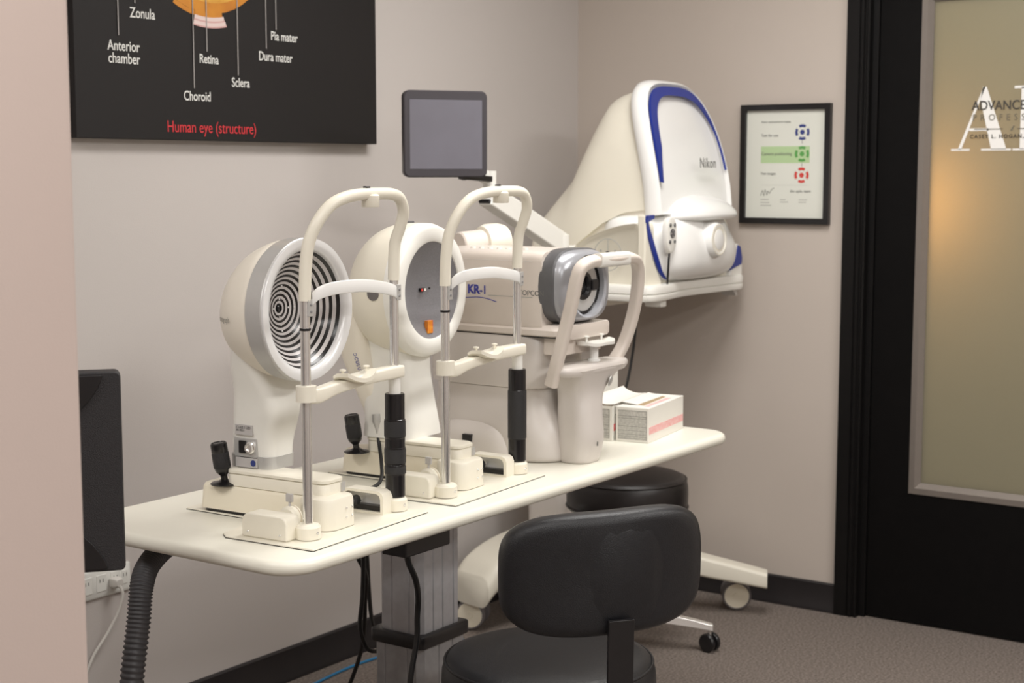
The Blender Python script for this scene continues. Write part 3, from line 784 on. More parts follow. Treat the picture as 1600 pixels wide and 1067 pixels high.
# plug and cable behind the pedestal
bm = B(); lathe(bm, [(.011, 0), (.011, .018), (.008, .024), (.005, .034), (.004, .046)], (FX - .070, .252, .150), (-.1, -.15, -1), 22)
pg = lab(obj('cable_plug', bm, m_silver, tm), 'silver plug on the pillar')
obj('cable', tube(B(), [(FX - .074, .246, .106), (FX - .080, .238, .080), (FX - .105, .215, .050), (FX - .140, .190, .020), (FX - .175, .185, .0075), (FX - .24, .195, .0055), (FX - .30, .23, .0052), (FX - .345, .285, .0052)], .0042, 10), m_cable, pg)

# ------------------------------------------------------------------ refractor box (third instrument)
kr = thing('autorefractor', 'pale box shaped eye instrument with a dark oval lens head, rightmost on the table', 'eye instrument', (-1.68, -1.0, 0.80))
# base
bm = B()
keys = [(0.0004, .115, .128, .190, 3.6), (0.010, .115, .138, .200, 3.6), (0.050, .118, .141, .200, 3.4), (0.085, .122, .138, .194, 3.2), (0.120, .130, .126, .180, 3.4), (0.150, .136, .114, .168, 4), (0.175, .138, .112, .165, 4)]
def krring(z, cy, hx, hy, p): return ell(0, cy, z, hx, hy, 48, p)
loft(bm, smooth_rings(keys, krring, 4))
kb = obj('base_body', bm, m_kr2, kr, sharp=50)
bm = B(); loft(bm, [krring(z, .138, a, b, 5) for z, a, b in ((.174, .108, .160), (.178, .116, .172), (.190, .118, .176), (.298, .119, .178), (.304, .117, .174))])
obj('mid_body', bm, m_kr2, kr, sharp=40)
# little hump at the operator side of the base
bm = B(); loft(bm, smooth_rings([(.0006, .085, .13), (.03, .085, .13), (.065, .078, .115), (.088, .055, .085), (.098, .03, .05), (.100, .006, .01)], lambda z, a, b: ell(-.085, .15, z, a, b, 36, 2.6), 4))
hp = obj('base_hump', bm, m_kr2, kr, sharp=60)
bm = B(); box(bm, -.1740, -.1600, .122, .148, .036, .062)
sk = obj('socket', bm, m_black, kr, bevel=.0015)
# measuring head
bm = B()
sec = rrect(.1155, .098, .024, 6, 0, .411)
loft(bm, [[(x * .96, .300, .411 + (z - .411) * .95) for x, z in sec], [(x, .292, z) for x, z in sec], [(x, -.020, z) for x, z in sec], [(x * .99, -.046, .411 + (z - .411) * .985) for x, z in sec]])
hd = obj('measuring_head', bm, m_kr, kr, sharp=40)
bm = B()
def skirt(i, y0=-.095): return rrect(.1185 - i, .198 + i * 0 - i, .02, 5, 0, .103)
loft(bm, [[(x, y, .307) for x, y in skirt(.004)], [(x, y, .310) for x, y in skirt(0)], [(x, y, .322) for x, y in skirt(0)], [(x, y, .333) for x, y in skirt(.010)]])
obj('head_skirt', bm, m_kr, kr, sharp=40)
obj('parting_line', prism(B(), skirt(.006), 'z', .3035, .3072), m_black, kr)
obj('lid_line', prism(B(), [(x, z) for x, z in rrect(.1158, .0008, .0005, 1, 0, .4850)], 'y', .286, -.018), m_kr2, hd)
# dark front cap and lens ring
bm = B()
def cap(hx, hz, y, p=3.4): return [(hx * math.copysign(abs(math.cos(a)) ** (2 / p), math.cos(a)), y, .424 + hz * math.copysign(abs(math.sin(a)) ** (2 / p), math.sin(a))) for a in [2 * PI * k / 56 for k in range(56)]]
loft(bm, [cap(.113, .086, -.030), cap(.1165, .0905, -.042), cap(.1165, .0905, -.076), cap(.112, .0870, -.080)], cap=False)
m_bezl = mat('light_grey_metal', (0.42, 0.43, 0.46), 0.3, 0.35, var=0.05, vscale=40)
fc = lab(obj('front_cap', bm, m_darkgrey, kr, sharp=40), 'dark grey cap around the lens')
bm = B()
loft(bm, [cap(.1125, .0872, -.077, 3.4), cap(.1115, .0862, -.088, 3.2), cap(.106, .084, -.097, 3), cap(.094, .081, -.105, 2.8), cap(.078, .076, -.109, 2.3), cap(.073, .072, -.105, 2), cap(.0705, .070, -.092, 2)], cap=False)
obj('lens_bezel', bm, m_bezl, fc, sharp=40)
def ring3(r, y, sx=1.0): return [(r * math.cos(2 * PI * k / 44) * sx, y, .424 + r * math.sin(2 * PI * k / 44)) for k in range(44)]
bm = B(); loft(bm, [ring3(.071, -.094), ring3(.068, -.088), ring3(.062, -.086), ring3(.058, -.087)], cap=False); obj('black_ring', bm, m_black, fc, sharp=40)
bm = B(); loft(bm, [ring3(.0635, -.0875), ring3(.061, -.092), ring3(.037, -.092), ring3(.032, -.088)], cap=False); obj('silver_ring', bm, m_silver, fc, sharp=40)
bm = B(); loft(bm, [ring3(.0335, -.088), ring3(.0335, -.095), ring3(.024, -.096), ring3(.021, -.088)], cap=False); obj('inner_ring', bm, m_black, fc, sharp=40)
bm = B(); lathe(bm, [(.023, 0), (.018, .003), (.001, .005)], (0, -.086, .424), (0, -1, 0), 30); obj('lens', bm, m_grille, fc)
for a in (40, 0, -40, 140, 180, 220):
    bm = B(); lathe(bm, [(.0042, 0), (.0042, .003), (.001, .0035)], (.061 * math.cos(D(a)), -.087, .424 + .061 * math.sin(D(a))), (0, -1, 0), 14); obj('lens_light', bm, m_silver, fc)
for a in (0, 180):
    bm = B(); box(bm, .043 * math.cos(D(a)) - .014, .043 * math.cos(D(a)) + .014, -.100, -.090, .424 - .013, .424 + .013); obj('lens_block', bm, m_black, fc, bevel=.003)
# lower shelf below the lens
bm = B(); loft(bm, [[(x, y, z) for x, y in rrect(.100 - i, .036, .014, 4, 0, -.074)] for z, i in ((.300, .01), (.306, 0), (.328, 0), (.334, .006))])
obj('front_lip', bm, m_kr, kr, sharp=40)
bm = B(); loft(bm, [[(x, y, z) for x, y in rrect(.092, .030, .014, 4, 0, -.060)] for z in (.262, .302)]); obj('front_neck', bm, m_kr, kr, sharp=40)
# swivel display joint on top
bm = B(); lathe(bm, [(.030, 0), (.034, .004), (.036, .05), (.037, .084)], (.065, .335, .508), (.86, -.30, .02), 30)
sw = obj('display_pivot', bm, m_kr, kr)
bm = B(); lathe(bm, [(.030, .070), (.045, .073), (.051, .088), (.0515, .122), (.047, .140), (.033, .148), (.002, .149)], (.065, .335, .508), (.86, -.30, .02), 36); obj('pivot_knob', bm, m_cream, sw)
bm = B(); box(bm, .015, .075, .290, .400, .44, .48); obj('pivot_foot', bm, m_kr, sw, bevel=.006)
# rows of little buttons on the lid
bt = B()
for i in range(7):
    b_ = B(); cyl(b_, (-.055 + .001 * i, .20 - i * .026, .5085), (-.055 + .001 * i, .20 - i * .026, .5125), .0065, n=14); obj('lid_button', b_, m_white, hd)
# chin rest column with foot
bm = B()
keys = [(0.0003, -.100, .046, .040, -.030), (0.012, -.100, .050, .044, -.030), (0.06, -.105, .053, .047, -.029), (0.12, -.100, .053, .046, -.026), (0.165, -.095, .059, .044, -.016), (0.195, -.096, .080, .045, -.004), (0.228, -.105, .118, .044, .008)]
loft(bm, smooth_rings(keys, lambda z, y, hx, hy, cx: [(cx + a, y + b, z) for a, b in rrect(hx, hy, .034, 6)], 5))
cc = obj('chin_column', bm, m_kr2, kr, sharp=60)
bm = B()
loft(bm, smooth_rings([(.214, .138, .040), (.224, .150, .044), (.236, .147, .040), (.240, .12, .030)], lambda z, a, b: ell(.008, -.105, z, a, b, 40, 2.8), 3)); obj('column_top', bm, m_kr2, cc, sharp=50)
bm = B(); lathe(bm, [(.013, 0), (.013, .002), (.011, .003), (.001, .003)], (.036, -.146, .192), (0.25, -1, -.25), 24); obj('oval_badge', bm, m_silver, cc)
bm = B(); lathe(bm, [(.016, 0), (.016, .006), (.011, .008), (.011, .040), (.010, .041)], (.022, -.108, .238), (0, 0, 1), 26)
obj('chin_stem', bm, m_purewhite, kr)
bm = B(); rings = []
for k in range(15):
    t = -1 + k / 7.0
    sag = -.011 * (1 - t * t) + .004 * math.cos(t * PI)
    wd = 1.0 - .55 * abs(t) ** 3
    rings.append([(.024 + t * .062, -.112 + yy * wd, .291 + zz + sag) for yy, zz in ((-.034, .004), (0, .007), (.030, .004), (.030, -.003), (0, -.004), (-.034, -.003))])
loft(bm, rings); cr = obj('chin_rest', bm, m_white, kr, sharp=60)
for x in (-.018, .050):
    bm = B(); lathe(bm, [(0.003, 0), (0.003, 0.010), (0.007, 0.011), (0.007, 0.014), (0.002, 0.015)], (x, -.112, .290), (0, 0, 1), 16); obj('peg', bm, m_white, cr)
# head rest hoop
path = [(-.140, -.090, .195), (-.140, -.105, .245), (-.137, -.122, .31), (-.134, -.140, .38), (-.132, -.156, .45), (-.122, -.164, .478), (-.085, -.172, .490), (0, -.176, .491), (.085, -.172, .490), (.128, -.164, .476), (.150, -.156, .44), (.158, -.145, .38), (.158, -.130, .32), (.146, -.115, .265), (.120, -.104, .228)]
hp2 = obj('head_hoop', sweep(B(), catmull(path, 6), [(a, b) for a, b in rrect(.0125, .0155, .009, 4)], upv=(1, 0, 0)), m_kr, kr, sharp=60)
bm = B(); loft(bm, [[(x, -.176 - .0015 + b, .491 + c) for b, c in rrect(.0135, .0165, .008, 3)] for x in (-.075, -.07, 0, .05, .055)]); obj('brow_pad', bm, m_midgrey, hp2, sharp=50)
hp2.children[0].data.materials[0] = m_white
# printing on the side of the head, facing -x
text('model_text', 'KR', .030, (-.1160, .172, .402), (0, -1, 0), (0, 0, 1), m_logo, hd, bold=.0012, sx=.95)
text('model_text', '-1', .029, (-.1160, .136, .402), (0, -1, 0), (0, 0, 1), m_logo, hd, sx=.95, bold=.0006)
bm = B(); box(bm, -.1163, -.1156, -.02, .110, .3985, .4000); obj('printed_line', bm, m_inkl, hd)
bm = B(); tube(bm, [(-.1160, .18, .390), (-.1160, .14, .393), (-.1160, .11, .390), (-.1160, .085, .384)], .0010, 6); obj('printed_swoosh', bm, m_logo, hd)
text('maker_text', 'TOPCON', .0175, (-.1160, .020, .404), (0, -1, 0), (0, 0, 1), m_ink, hd, sx=1.0)
for p in ((-.1175, .02, .255), (-.1355, -.01, .062)):
    bm = B(); lathe(bm, [(.0075, -.001), (.0075, .0005), (.0065, .0005), (.0063, 0), (.001, 0)], p, (-1, 0, 0), 22); obj('screw_plug', bm, m_kr, kr)
# person symbol on the foot
bm = B(); q = (-.030, -.1500, .034)
tube(bm, [(-.030, -.1525, .052), (-.030, -.1525, .042)], .0016, 6, 0); obj('person_symbol', bm, m_ink, cc)

# ------------------------------------------------------------------ boxes on the table
def carton(root, L_, W_, H_, open_top):
    """L_ along local x, W_ along local y; the marked long face looks to -y, the printed end to -x"""
    bm = B()
    if open_top:
        t = .0012
        box(bm, 0, L_, 0, W_, 0.0003, .0015)
        for a in ((0, t, 0, W_), (L_ - t, L_, 0, W_), (t, L_ - t, 0, t), (t, L_ - t, W_ - t, W_)): box(bm, *a, .0015, H_)
        c = obj('carton_body', bm, m_card, root)
        obj('inner_lining', box(B(), t, L_ - t, t, W_ - t, .0016, H_ * .86), m_kraft, c)
    else:
        box(bm, 0, L_, 0, W_, 0.0003, H_); c = obj('carton_body', bm, m_card, root, bevel=.0012)
    return c
def end_print(c, W_, H_):
    e = obj('printed_panel', box(B(), -.0006, .001, W_ * .07, W_ * .93, H_ * .07, H_ * .90), m_panelgrey, c)
    for f in (.90, .74, .68, .45, .33, .22, .16, .10):
        obj('printed_rule', box(B(), -.0009, -.0004, W_ * .07, W_ * .93, H_ * f, H_ * f + .0008), m_ink, e)
    for f0, f1 in ((.64, .60), (.58, .545), (.53, .50), (.42, .385), (.30, .27)):
        obj('printed_lines', box(B(), -.0009, -.0004, W_ * .16, W_ * .88, H_ * f1 + .001, H_ * f1 + .0017), m_inkl, e)
    obj('printed_rule', box(B(), -.0009, -.0004, W_ * .065, W_ * .075, H_ * .07, H_ * .90), m_ink, e)
b1 = thing('glove_box', 'closed white glove box with a pale pink checked stripe, at the table end', 'box', (-1.409, -1.121, 0.80), math.radians(9))
L1, W1, H1 = .262, .092, .091
c1 = carton(b1, L1, W1, H1, False); end_print(c1, W1, H1)
lab(obj('checked_stripe', box(B(), .002, L1 - .002, -.0006, .001, .022, .041), m_boxpink, c1), 'pale pink checked stripe')
def quad(pts, t=.001):
    return loft(B(), [pts, [(p[0], p[1], p[2] + t) for p in pts]])
obj('top_slot', quad([(.040, .030, H1), (.215, .034, H1), (.222, .046, H1), (.045, .050, H1)], .0006), m_kraft, c1)
lab(obj('top_stripe', quad([(.030, .012, H1), (.200, .012, H1), (.205, .026, H1), (.032, .026, H1)], .0004), m_boxpink, c1), 'pale pink stripe on the top')
obj('opening_flap', quad([(.042, .048, H1 + .001), (.222, .044, H1 + .001), (.226, .088, H1 + .007), (.036, .088, H1 + .007)]), m_card, c1)
b2 = thing('glove_box', 'opened white glove box with a red stripe and a curled lid flap', 'box', (-1.434, -1.026, 0.80), math.radians(9))
L2, W2, H2 = .240, .120, .092
c2 = carton(b2, L2, W2, H2, True); end_print(c2, W2, H2)
lab(obj('checked_stripe', box(B(), .010, L2 - .004, -.0006, .001, .026, .044), m_boxred, c2), 'red checked stripe')
obj('printed_lines', box(B(), .018, .060, -.0006, .001, .066, .068), m_ink, c2)
rings = []
for k in range(9):
    t = k / 8.0; a = -0.5 + 2.1 * t
    yy, zz = .004 + .050 * math.sin(a * .75) + .012, H2 + .002 + .020 * (1 - math.cos(a * .9)) 
    rings.append((yy, zz))
bm = B()
loft(bm, [[(x, y, z) for y, z in rings] + [(x, y + .0005, z + .0014) for y, z in rings[::-1]] for x in (.006, L2 * .5, L2 - .006)])
lab(obj('lid_flap', bm, m_card, c2, sharp=50), 'curled white lid flap')
b3 = thing('tall_carton', 'plain white upright carton at the back of the table behind the glove boxes', 'box', (-1.245, -.860, 0.80), math.radians(0))
obj('carton_body', box(B(), 0, .115, 0, .09, 0.0003, .155), m_card, b3, bevel=.0015)
obj('carton_lid_seam', box(B(), -.0003, .1153, -.0003, .0903, .132, .1326), m_inkl, b3)

# ------------------------------------------------------------------ retinal imager on its stand
im = thing('retinal_imager', 'large white domed imaging machine with a royal blue arch, in the room corner', 'eye instrument', (-.44, -.45, 1.08))
# local: x across (-.30..+.30), y front -.25, z up from the tray
# lower body
bm = B()
bodykeys = [(.020, -.285, .30), (.10, -.275, .30), (.17, -.262, .295), (.23, -.245, .285), (.265, -.228, .27)]
def bring(x0, x1, yf, yb, z, r=.04): return [(a, b, z) for a, b in rrect((x1 - x0) / 2, (yb - yf) / 2, r, 6, (x0 + x1) / 2, (yf + yb) / 2)]
bp = [(-.245, .064), (-.245, .20), (-.235, .250), (-.215, .258), (-.14, .244), (-.05, .210), (.03, .158), (.09, .120), (.15, .100), (.22, .09), (.24, .084), (.24, .064)]
bp = [(p.x, p.y) for p in catmull([(a, b, 0) for a, b in bp], 3)]
def bodysec(x, k): return [(x, y * (1 - k) + k * -.02, .064 + (z - .064) * (1 - k)) for y, z in bp]
loft(bm, [bodysec(-.268, .10), bodysec(-.279, .045), bodysec(-.285, .015), bodysec(-.2865, 0), bodysec(.30, 0), bodysec(.315, .03), bodysec(.322, .09)])
lbod = obj('lower_body', bm, m_cream, im, sharp=60)
# tray lip with a wave in front
pts = []
bm = B()
def tray(i):
    o = [(-.31 + i, .25 - i), (-.31 + i, -.22), (-.295 + i, -.275 + i), (-.25, -.292 + i), (-.17, -.286 + i), (-.08, -.270 + i), (.0, -.262 + i), (.12, -.264 + i), (.28, -.272 + i), (.345, -.276 + i), (.380 - i, -.255), (.385 - i, -.2), (.385 - i, .25 - i)]
    return [(p.x, p.y) for p in catmull([(a, b, 0) for a, b in o], 4)]
slab_r = .012
rings = []
for z, i in ((-.036, .012), (-.034, .004), (-.024, 0), (-.016, .001), (-.013, .006), (-.011, .001), (.006, 0), (.013, .004), (.015, .012)):
    rings.append([(x, y, z + .054) for x, y in tray(i)])
loft(bm, rings)
obj('tray', bm, m_white, im, sharp=40)
# front apron with blue edging
bm = B()
def apron(s):  # s 0 bottom 1 top
    return None
def bulge(z, hx, yf, yb, cx=.02, p=2.8): return [(cx + a, b, z) for a, b in [(x, y) for x, y, _ in ell(0, (yf + yb) / 2, 0, hx, (yb - yf) / 2, 44, p)]]
keys = [(.072, .235, -.262, .0, .045), (.088, .262, -.302, .0, .045), (.120, .275, -.325, .0, .045), (.17, .272, -.330, .0, .045), (.22, .255, -.318, .0, .035), (.262, .235, -.296, .0, .035), (.285, .20, -.265, .0, .035)]
loft(bm, smooth_rings(keys, lambda z, hx, yf, yb, cx: bulge(z, hx, yf, yb, cx), 4))
fp = obj('face_module', bm, m_purewhite, im, sharp=60)
# rounded visor cap over the module
bm = B()
keys = [(.262, .205, -.315, .0, .075), (.270, .222, -.345, .0, .075), (.290, .215, -.345, .0, .075), (.315, .185, -.322, .0, .075), (.335, .13, -.285, .0, .075), (.345, .06, -.22, -.05, .075)]
loft(bm, smooth_rings(keys, lambda z, hx, yf, yb, cx: bulge(z, hx, yf, yb, cx, 2.3), 4))
obj('visor_cap', bm, m_purewhite, fp, sharp=60)
bm = B(); lathe(bm, [(.056, -.02), (.056, .010), (.051, .018), (.042, .020), (.039, .014), (.034, .014), (.032, .020), (.018, .024), (.001, .024)], (.035, -.328, .200), (.0, -1, .05), 44)
nz = obj('eye_port', bm, m_purewhite, fp, sharp=40)
bm = B(); lathe(bm, [(.049, .0185), (.0495, .0202), (.046, .0206), (.0455, .019)], (.035, -.328, .200), (.0, -1, .05), 44); obj('port_rim', bm, m_cream, nz)
# blue edging
def edge(pts, wdt, dep):
    bm = B(); P_ = catmull(pts, 6); L_ = []
    n_ = len(P_)
    for i, p in enumerate(P_):
        w_ = wdt(i / (n_ - 1))
        L_.append([p + Vector((-w_, 0, w_ * .1)), p + Vector((w_, -.001, -w_ * .1)), p + Vector((w_, dep, -w_ * .1)), p + Vector((-w_, dep, w_ * .1))])
    return loft(bm, L_)
# cheek panels carrying the blue edge, left and right of the module
bm = B()
ck = [(-.285, .062), (-.175, .062), (-.195, .090), (-.240, .15), (-.270, .215), (-.280, .25), (-.280, .285), (-.290, .285), (-.290, .062)]
prism(bm, ck, 'y', -.262, -.235); obj('cheek_panel', bm, m_cream, im, bevel=.010, bsegs=3)
bm = B()
ck2 = [(.378, .062), (.378, .10), (.365, .15), (.350, .175), (.325, .175), (.30, .11), (.28, .062)]
prism(bm, ck2, 'y', -.262, -.20); obj('cheek_panel', bm, m_white, im, bevel=.010, bsegs=3)
bm = edge([(-.165, -.268, .082), (-.192, -.2675, .102), (-.225, -.267, .150), (-.250, -.266, .195), (-.272, -.265, .240), (-.280, -.264, .272)], lambda t: .004 + .007 * math.sin(PI * min(1, t * 1.1)) + .002 * t, .006)
be = lab(obj('blue_edge', bm, m_blue, im, sharp=40), 'long blue strip at the left of the face')
bm = B(); prism(bm, [(-.288, .262), (-.245, .274), (-.245, .285), (-.288, .283)], 'y', -.269, -.25); obj('blue_corner', bm, m_blue, be)
bm = B(); prism(bm, [(.278, .086), (.362, .104), (.366, .124), (.352, .165), (.334, .170), (.322, .130)], 'y', -.2665, -.25); lab(obj('blue_edge', bm, m_blue, im, bevel=.003), 'blue corner panel at the right of the face')
# fixation target on the side
def tring(r0, r1, n=40):
    bm = B()
    ra = [[(-.2870 - d, -.128 + r * math.cos(2 * PI * k / n), .160 + r * math.sin(2 * PI * k / n)) for k in range(n)] for r, d in ((r0, 0), (r0, .0015), (r1, .0015), (r1, 0))]
    return loft(bm, ra, closed=True)
tg = obj('side_target', tring(.0485, .051), m_inkl, lbod)
obj('target_centre', (lambda b: lathe(b, [(.011, 0), (.011, .0018), (.001, .0018)], (-.2870, -.128, .160), (-1, 0, 0), 20))(B()), m_black, tg)
bm = B(); box(bm, -.2890, -.2868, -.129, -.127, .173, .209); box(bm, -.2890, -.2868, -.129, -.127, .111, .147); obj('target_mark', bm, m_inkl, tg)
for dy in (-.026, .026):
    bm = B(); lathe(bm, [(.004, 0), (.004, .0015), (.001, .0015)], (-.2870, -.128 + dy, .172), (-1, 0, 0), 12); obj('target_dot', bm, m_inkl, tg)
# hood: arch sections along y, front plate leaning back
HC = .052
def zlow(y):      # the skirt of the rear shell sinks towards the wall
    pts_ = ((-.30, .300), (-.20, .298), (-.12, .288), (-.04, .250), (.04, .190), (.12, .130), (.20, .10), (.30, .09))
    for (a0, b0), (a1, b1) in zip(pts_, pts_[1:]):
        if y <= a1: return b0 + (b1 - b0) * (y - a0) / (a1 - a0)
    return .09
def arch(y, hw, zt, zb, cx=HC, lean=0.0, p=3.5, n=48):
    out = [(cx + hw, y, zb)]
    for k in range(n + 1):
        a = PI * k / n
        c, s_ = math.cos(a), math.sin(a)
        x = cx + hw * math.copysign(abs(c) ** (2 / p), c)
        z = zb + (zt - zb) * abs(s_) ** (2 / p)
        out.append((x, y + lean * ((z - zb) / (zt - zb + 1e-6)) ** 1.6 * .11, z))
    out.append((cx - hw, y, zb))
    return out
bm = B()
loft(bm, [arch(-.250, .232, .690, .285, lean=1), arch(-.262, .239, .700, .285, lean=1), arch(-.252, .246, .708, .283, lean=1), arch(-.228, .248, .712, .280, lean=1), arch(-.212, .246, .710, .280, lean=1), arch(-.202, .238, .700, .282, lean=1)])
hood = obj('hood', bm, m_purewhite, im, sharp=50)
keys = [(-.210, .226, .685), (-.13, .226, .668), (-.06, .227, .622), (.01, .229, .555), (.07, .232, .485), (.12, .234, .415), (.18, .236, .345), (.225, .230, .290), (.245, .20, .25)]
bm = B(); loft(bm, smooth_rings(keys, lambda y, hw, zt: arch(y, hw, zt, zlow(y), 0.035 + .015 * max(0, min(1, -y * 4)), 1.0 if y < -.1 else max(0, 1 - (y + .1) / .2), 2.7), 4))
rs = obj('rear_shell', bm, m_cream, im, sharp=60)
bm = B(); loft(bm, smooth_rings([(y, hw - .022, zlow(y) + .02) for y, hw, zt in keys], lambda y, hw, zt: [(.030 - hw, y, zt), (.030 + hw, y, zt), (.030 + hw, y, max(.07, zt - .10)), (.030 - hw, y, max(.07, zt - .10))], 3))
obj('shadow_band', bm, m_offw, im, sharp=50)
# blue arch band on the hood front
def hoodfront(a_, inset):
    hw, zt, zb, p = .239 - inset, .700 - inset * .8, .285, 3.5
    c, s_ = math.cos(a_), math.sin(a_)
    x = HC + hw * math.copysign(abs(c) ** (2 / p), c); z = zb + (zt - zb) * abs(s_) ** (2 / p)
    return Vector((x, -.262 + .11 * (max(0, (z - zb)) / (.700 - zb)) ** 1.6, z))
bm = B(); rr = []
for k in range(71):
    t = k / 70; a = PI * (1.0 - t * .965)
    tw = (.004 + .032 * min(1, t / .12)) if t < .12 else (.036 if t < .60 else max(.003, .036 * (1 - (t - .60) / .32)))
    q0, q1 = hoodfront(a, .012), hoodfront(a, .012 + tw)
    lo_ = .375 if t < .5 else .40
    if q0.z < lo_ or q1.z < lo_:
        if t < .5: continue
        break
    rr.append([q0 + Vector((0, .004, 0)), q0 + Vector((0, -.0035, 0)), q1 + Vector((0, -.0035, 0)), q1 + Vector((0, .004, 0))])
loft(bm, rr)
lab(obj('blue_arch', bm, m_blue, hood, sharp=50), 'royal blue arched band')
text('maker_text', 'Nikon', .046, (.052, -.2655, .430), (1, 0, 0), (0, .06, 1), m_ink, hood, bold=.0004, sx=.88, spacing=1.12)
# latch bits under the tray
bm = B(); box(bm, -.20, -.165, -.27, -.21, -.004, .019); obj('under_latch', bm, m_white, im, bevel=.004)
obj('tray_catch', (lambda b: loft(b, [[(.32, -.255, .020), (.345, -.255, .020), (.365, -.25, -.004), (.352, -.25, -.004)], [(.32, -.20, .020), (.345, -.20, .020), (.365, -.20, -.004), (.352, -.20, -.004)]]))(B()), m_silver, im)
# hand control hanging on the cheek
rc = thing('hand_control', 'white hand control with black arrow buttons hung by the blue strip', 'remote control', (-.44 - .205, -.45 - .300, 1.08 + .222), 0)
bm = B(); loft(bm, smooth_rings([(-.006, .020, .022), (-.016, .030, .046), (-.008 + .016, .033, .052), (.018, .030, .048), (.024, .018, .03)], lambda y, a, b: [(p[0], y, p[1] * 1.0 + (.006 if p[1] > 0 else -.012)) for p in [(q[0], q[1]) for q in ell(0, 0, 0, a, b, 32, 2.6)]], 3) if False else [[(a * q[0], y, b * q[1]) for q in [(math.copysign(abs(math.cos(t)) ** .77, math.cos(t)) * (1 - .18 * (math.sin(t) < 0) * abs(math.sin(t))), math.copysign(abs(math.sin(t)) ** .77, math.sin(t))) for t in [2 * PI * k / 36 for k in range(36)]]] for y, a, b in ((-.010, .024, .048), (-.008, .029, .054), (0.0, .031, .057), (.010, .029, .054), (.013, .022, .046))])
rb = obj('control_body', bm, m_white, rc, sharp=50)
for (x, z, r) in ((-.013, .031, .0065), (.014, .031, .0065), (0, .006, .0145), (-.015, -.020, .006), (.015, -.020, .006)):
    bm = B(); lathe(bm, [(r, 0), (r, .0015), (r * .8, .002), (.001, .002)], (x, -.010, z), (0, -1, 0), 20); obj('button', bm, m_darkgrey, rb)
for a in (0, 90, 180, 270):
    bm = B(); lathe(bm, [(.0024, 0), (.0024, .0024), (.0005, .0024)], (.009 * math.cos(D(a)), -.010, .006 + .009 * math.sin(D(a))), (0, -1, 0), 8); obj('arrow_mark', bm, m_label, rb)
obj('control_lead', tube(B(), [(0, 0, -.055), (.002, .003, -.075), (.012, .010, -.10), (.020, .016, -.13), (.030, .024, -.16)], .0035, 8), m_cable, rc)

# stand with column, curved legs and castors
st = thing('instrument_stand', 'white castored stand with a column and curved legs under the domed imaging machine', 'stand', (-.44, -.30, 0))
bm = B(); loft(bm, [[(x, y, z) for x, y in rrect(.105, .075, .03, 5, -.02, .07)] for z in (.24, 1.078)])
obj('column', bm, m_kr2, st)
obj('top_plate', slab(B(), lambda i: rrect(.22 - i, .20 - i, .03, 5, 0, -.03), 1.072, 1.0975, .004, 2), m_offw, st)
bm = B(); loft(bm, smooth_rings([(.06, .19, .13), (.13, .185, .125), (.20, .16, .11), (.25, .125, .09), (.275, .115, .082)], lambda z, a, b: ell(-.02, .07, z, a, b, 40, 3), 4))
hub = obj('base_hub', bm, m_ivory, st, sharp=60)
def leg(path, w0, w1, h0, h1, rad=.012):
    P_ = catmull(path, 6); bm = B(); n_ = len(P_); R_ = []
    for i, p in enumerate(P_):
        t = i / (n_ - 1); T = (P_[min(i + 1, n_ - 1)] - P_[max(i - 1, 0)]); T.z = 0; T.normalize()
        sd = Vector((T.y, -T.x, 0)); ww, hh = w0 + (w1 - w0) * t, h0 + (h1 - h0) * t
        R_.append([p + sd * a + Vector((0, 0, b)) for a, b in [(q[0], q[1]) for q in rrect(ww, hh, rad, 5)]])
    return loft(bm, R_)
def castor(root, x, y, ang=0.0, m1=m_ivory):
    c = Vector((x, y, .052)); ax = Vector((math.cos(ang), math.sin(ang), 0))
    bm = B(); box(bm, x - .014, x + .014, y - .014, y + .014, .05, .112); h = obj('castor', bm, m_white, root, bevel=.006)
    for s_ in (-1, 1):
        bm = B(); lathe(bm, [(.030, -.0105), (.047, -.009), (.050, -.003), (.050, .006), (.047, .0105), (.030, .0105)], c + ax * s_ * .030, ax * s_, 36); wl = obj('castor_wheel', bm, m_caster, h)
        bm = B(); lathe(bm, [(.042, .0), (.042, .0112), (.030, .0125), (.012, .0115), (.011, .014), (.001, .014)], c + ax * s_ * .030, ax * s_, 32); obj('castor_disc', bm, m_ivory, h)
    return h
obj('leg', leg(((.0, -.02, .185), (.10, -.20, .200), (.20, -.42, .160), (.272, -.575, .128)), .050, .036, .045, .026), m_cream, st, sharp=50)
obj('leg', leg(((.08, .08, .20), (.18, .10, .185), (.28, .13, .140)), .05, .034, .04, .026), m_cream, st, sharp=50)
obj('leg', leg(((-.04, .05, .235), (-.18, .075, .240), (-.31, .10, .225), (-.41, .12, .190), (-.460, .13, .145)), .115, .085, .055, .050, .038), m_cream, st, sharp=50)
for x, y, a in ((.305, -.442, .55), (.262, .135, .5), (-.40, .165, .35)): castor(st, x, y, a)

# ------------------------------------------------------------------ touch screen on its arm
ts = thing('touch_screen', 'square touch screen with a dim grey display on a white arm', 'screen', (-1.365, -.43, 1.602), math.radians(-34))
def yrect(hx, hz, r, y, n=5): return [(a, y, b) for a, b in rrect(hx, hz, r, n)]
bm = B(); loft(bm, [yrect(.115, .114, .012, .024), yrect(.121, .119, .016, .018), yrect(.1235, .1205, .018, .0), yrect(.1235, .1205, .018, -.006), yrect(.120, .117, .016, -.0095)])
sb = obj('screen_housing', bm, m_bezel, ts, sharp=40)
obj('display', box(B(), -.106, .107, -.0104, -.006, -.097, .095), m_screen, sb)
bm = B(); box(bm, -.05, .05, .020, .036, -.06, .05); obj('rear_mount', bm, m_darkgrey, sb, bevel=.004)
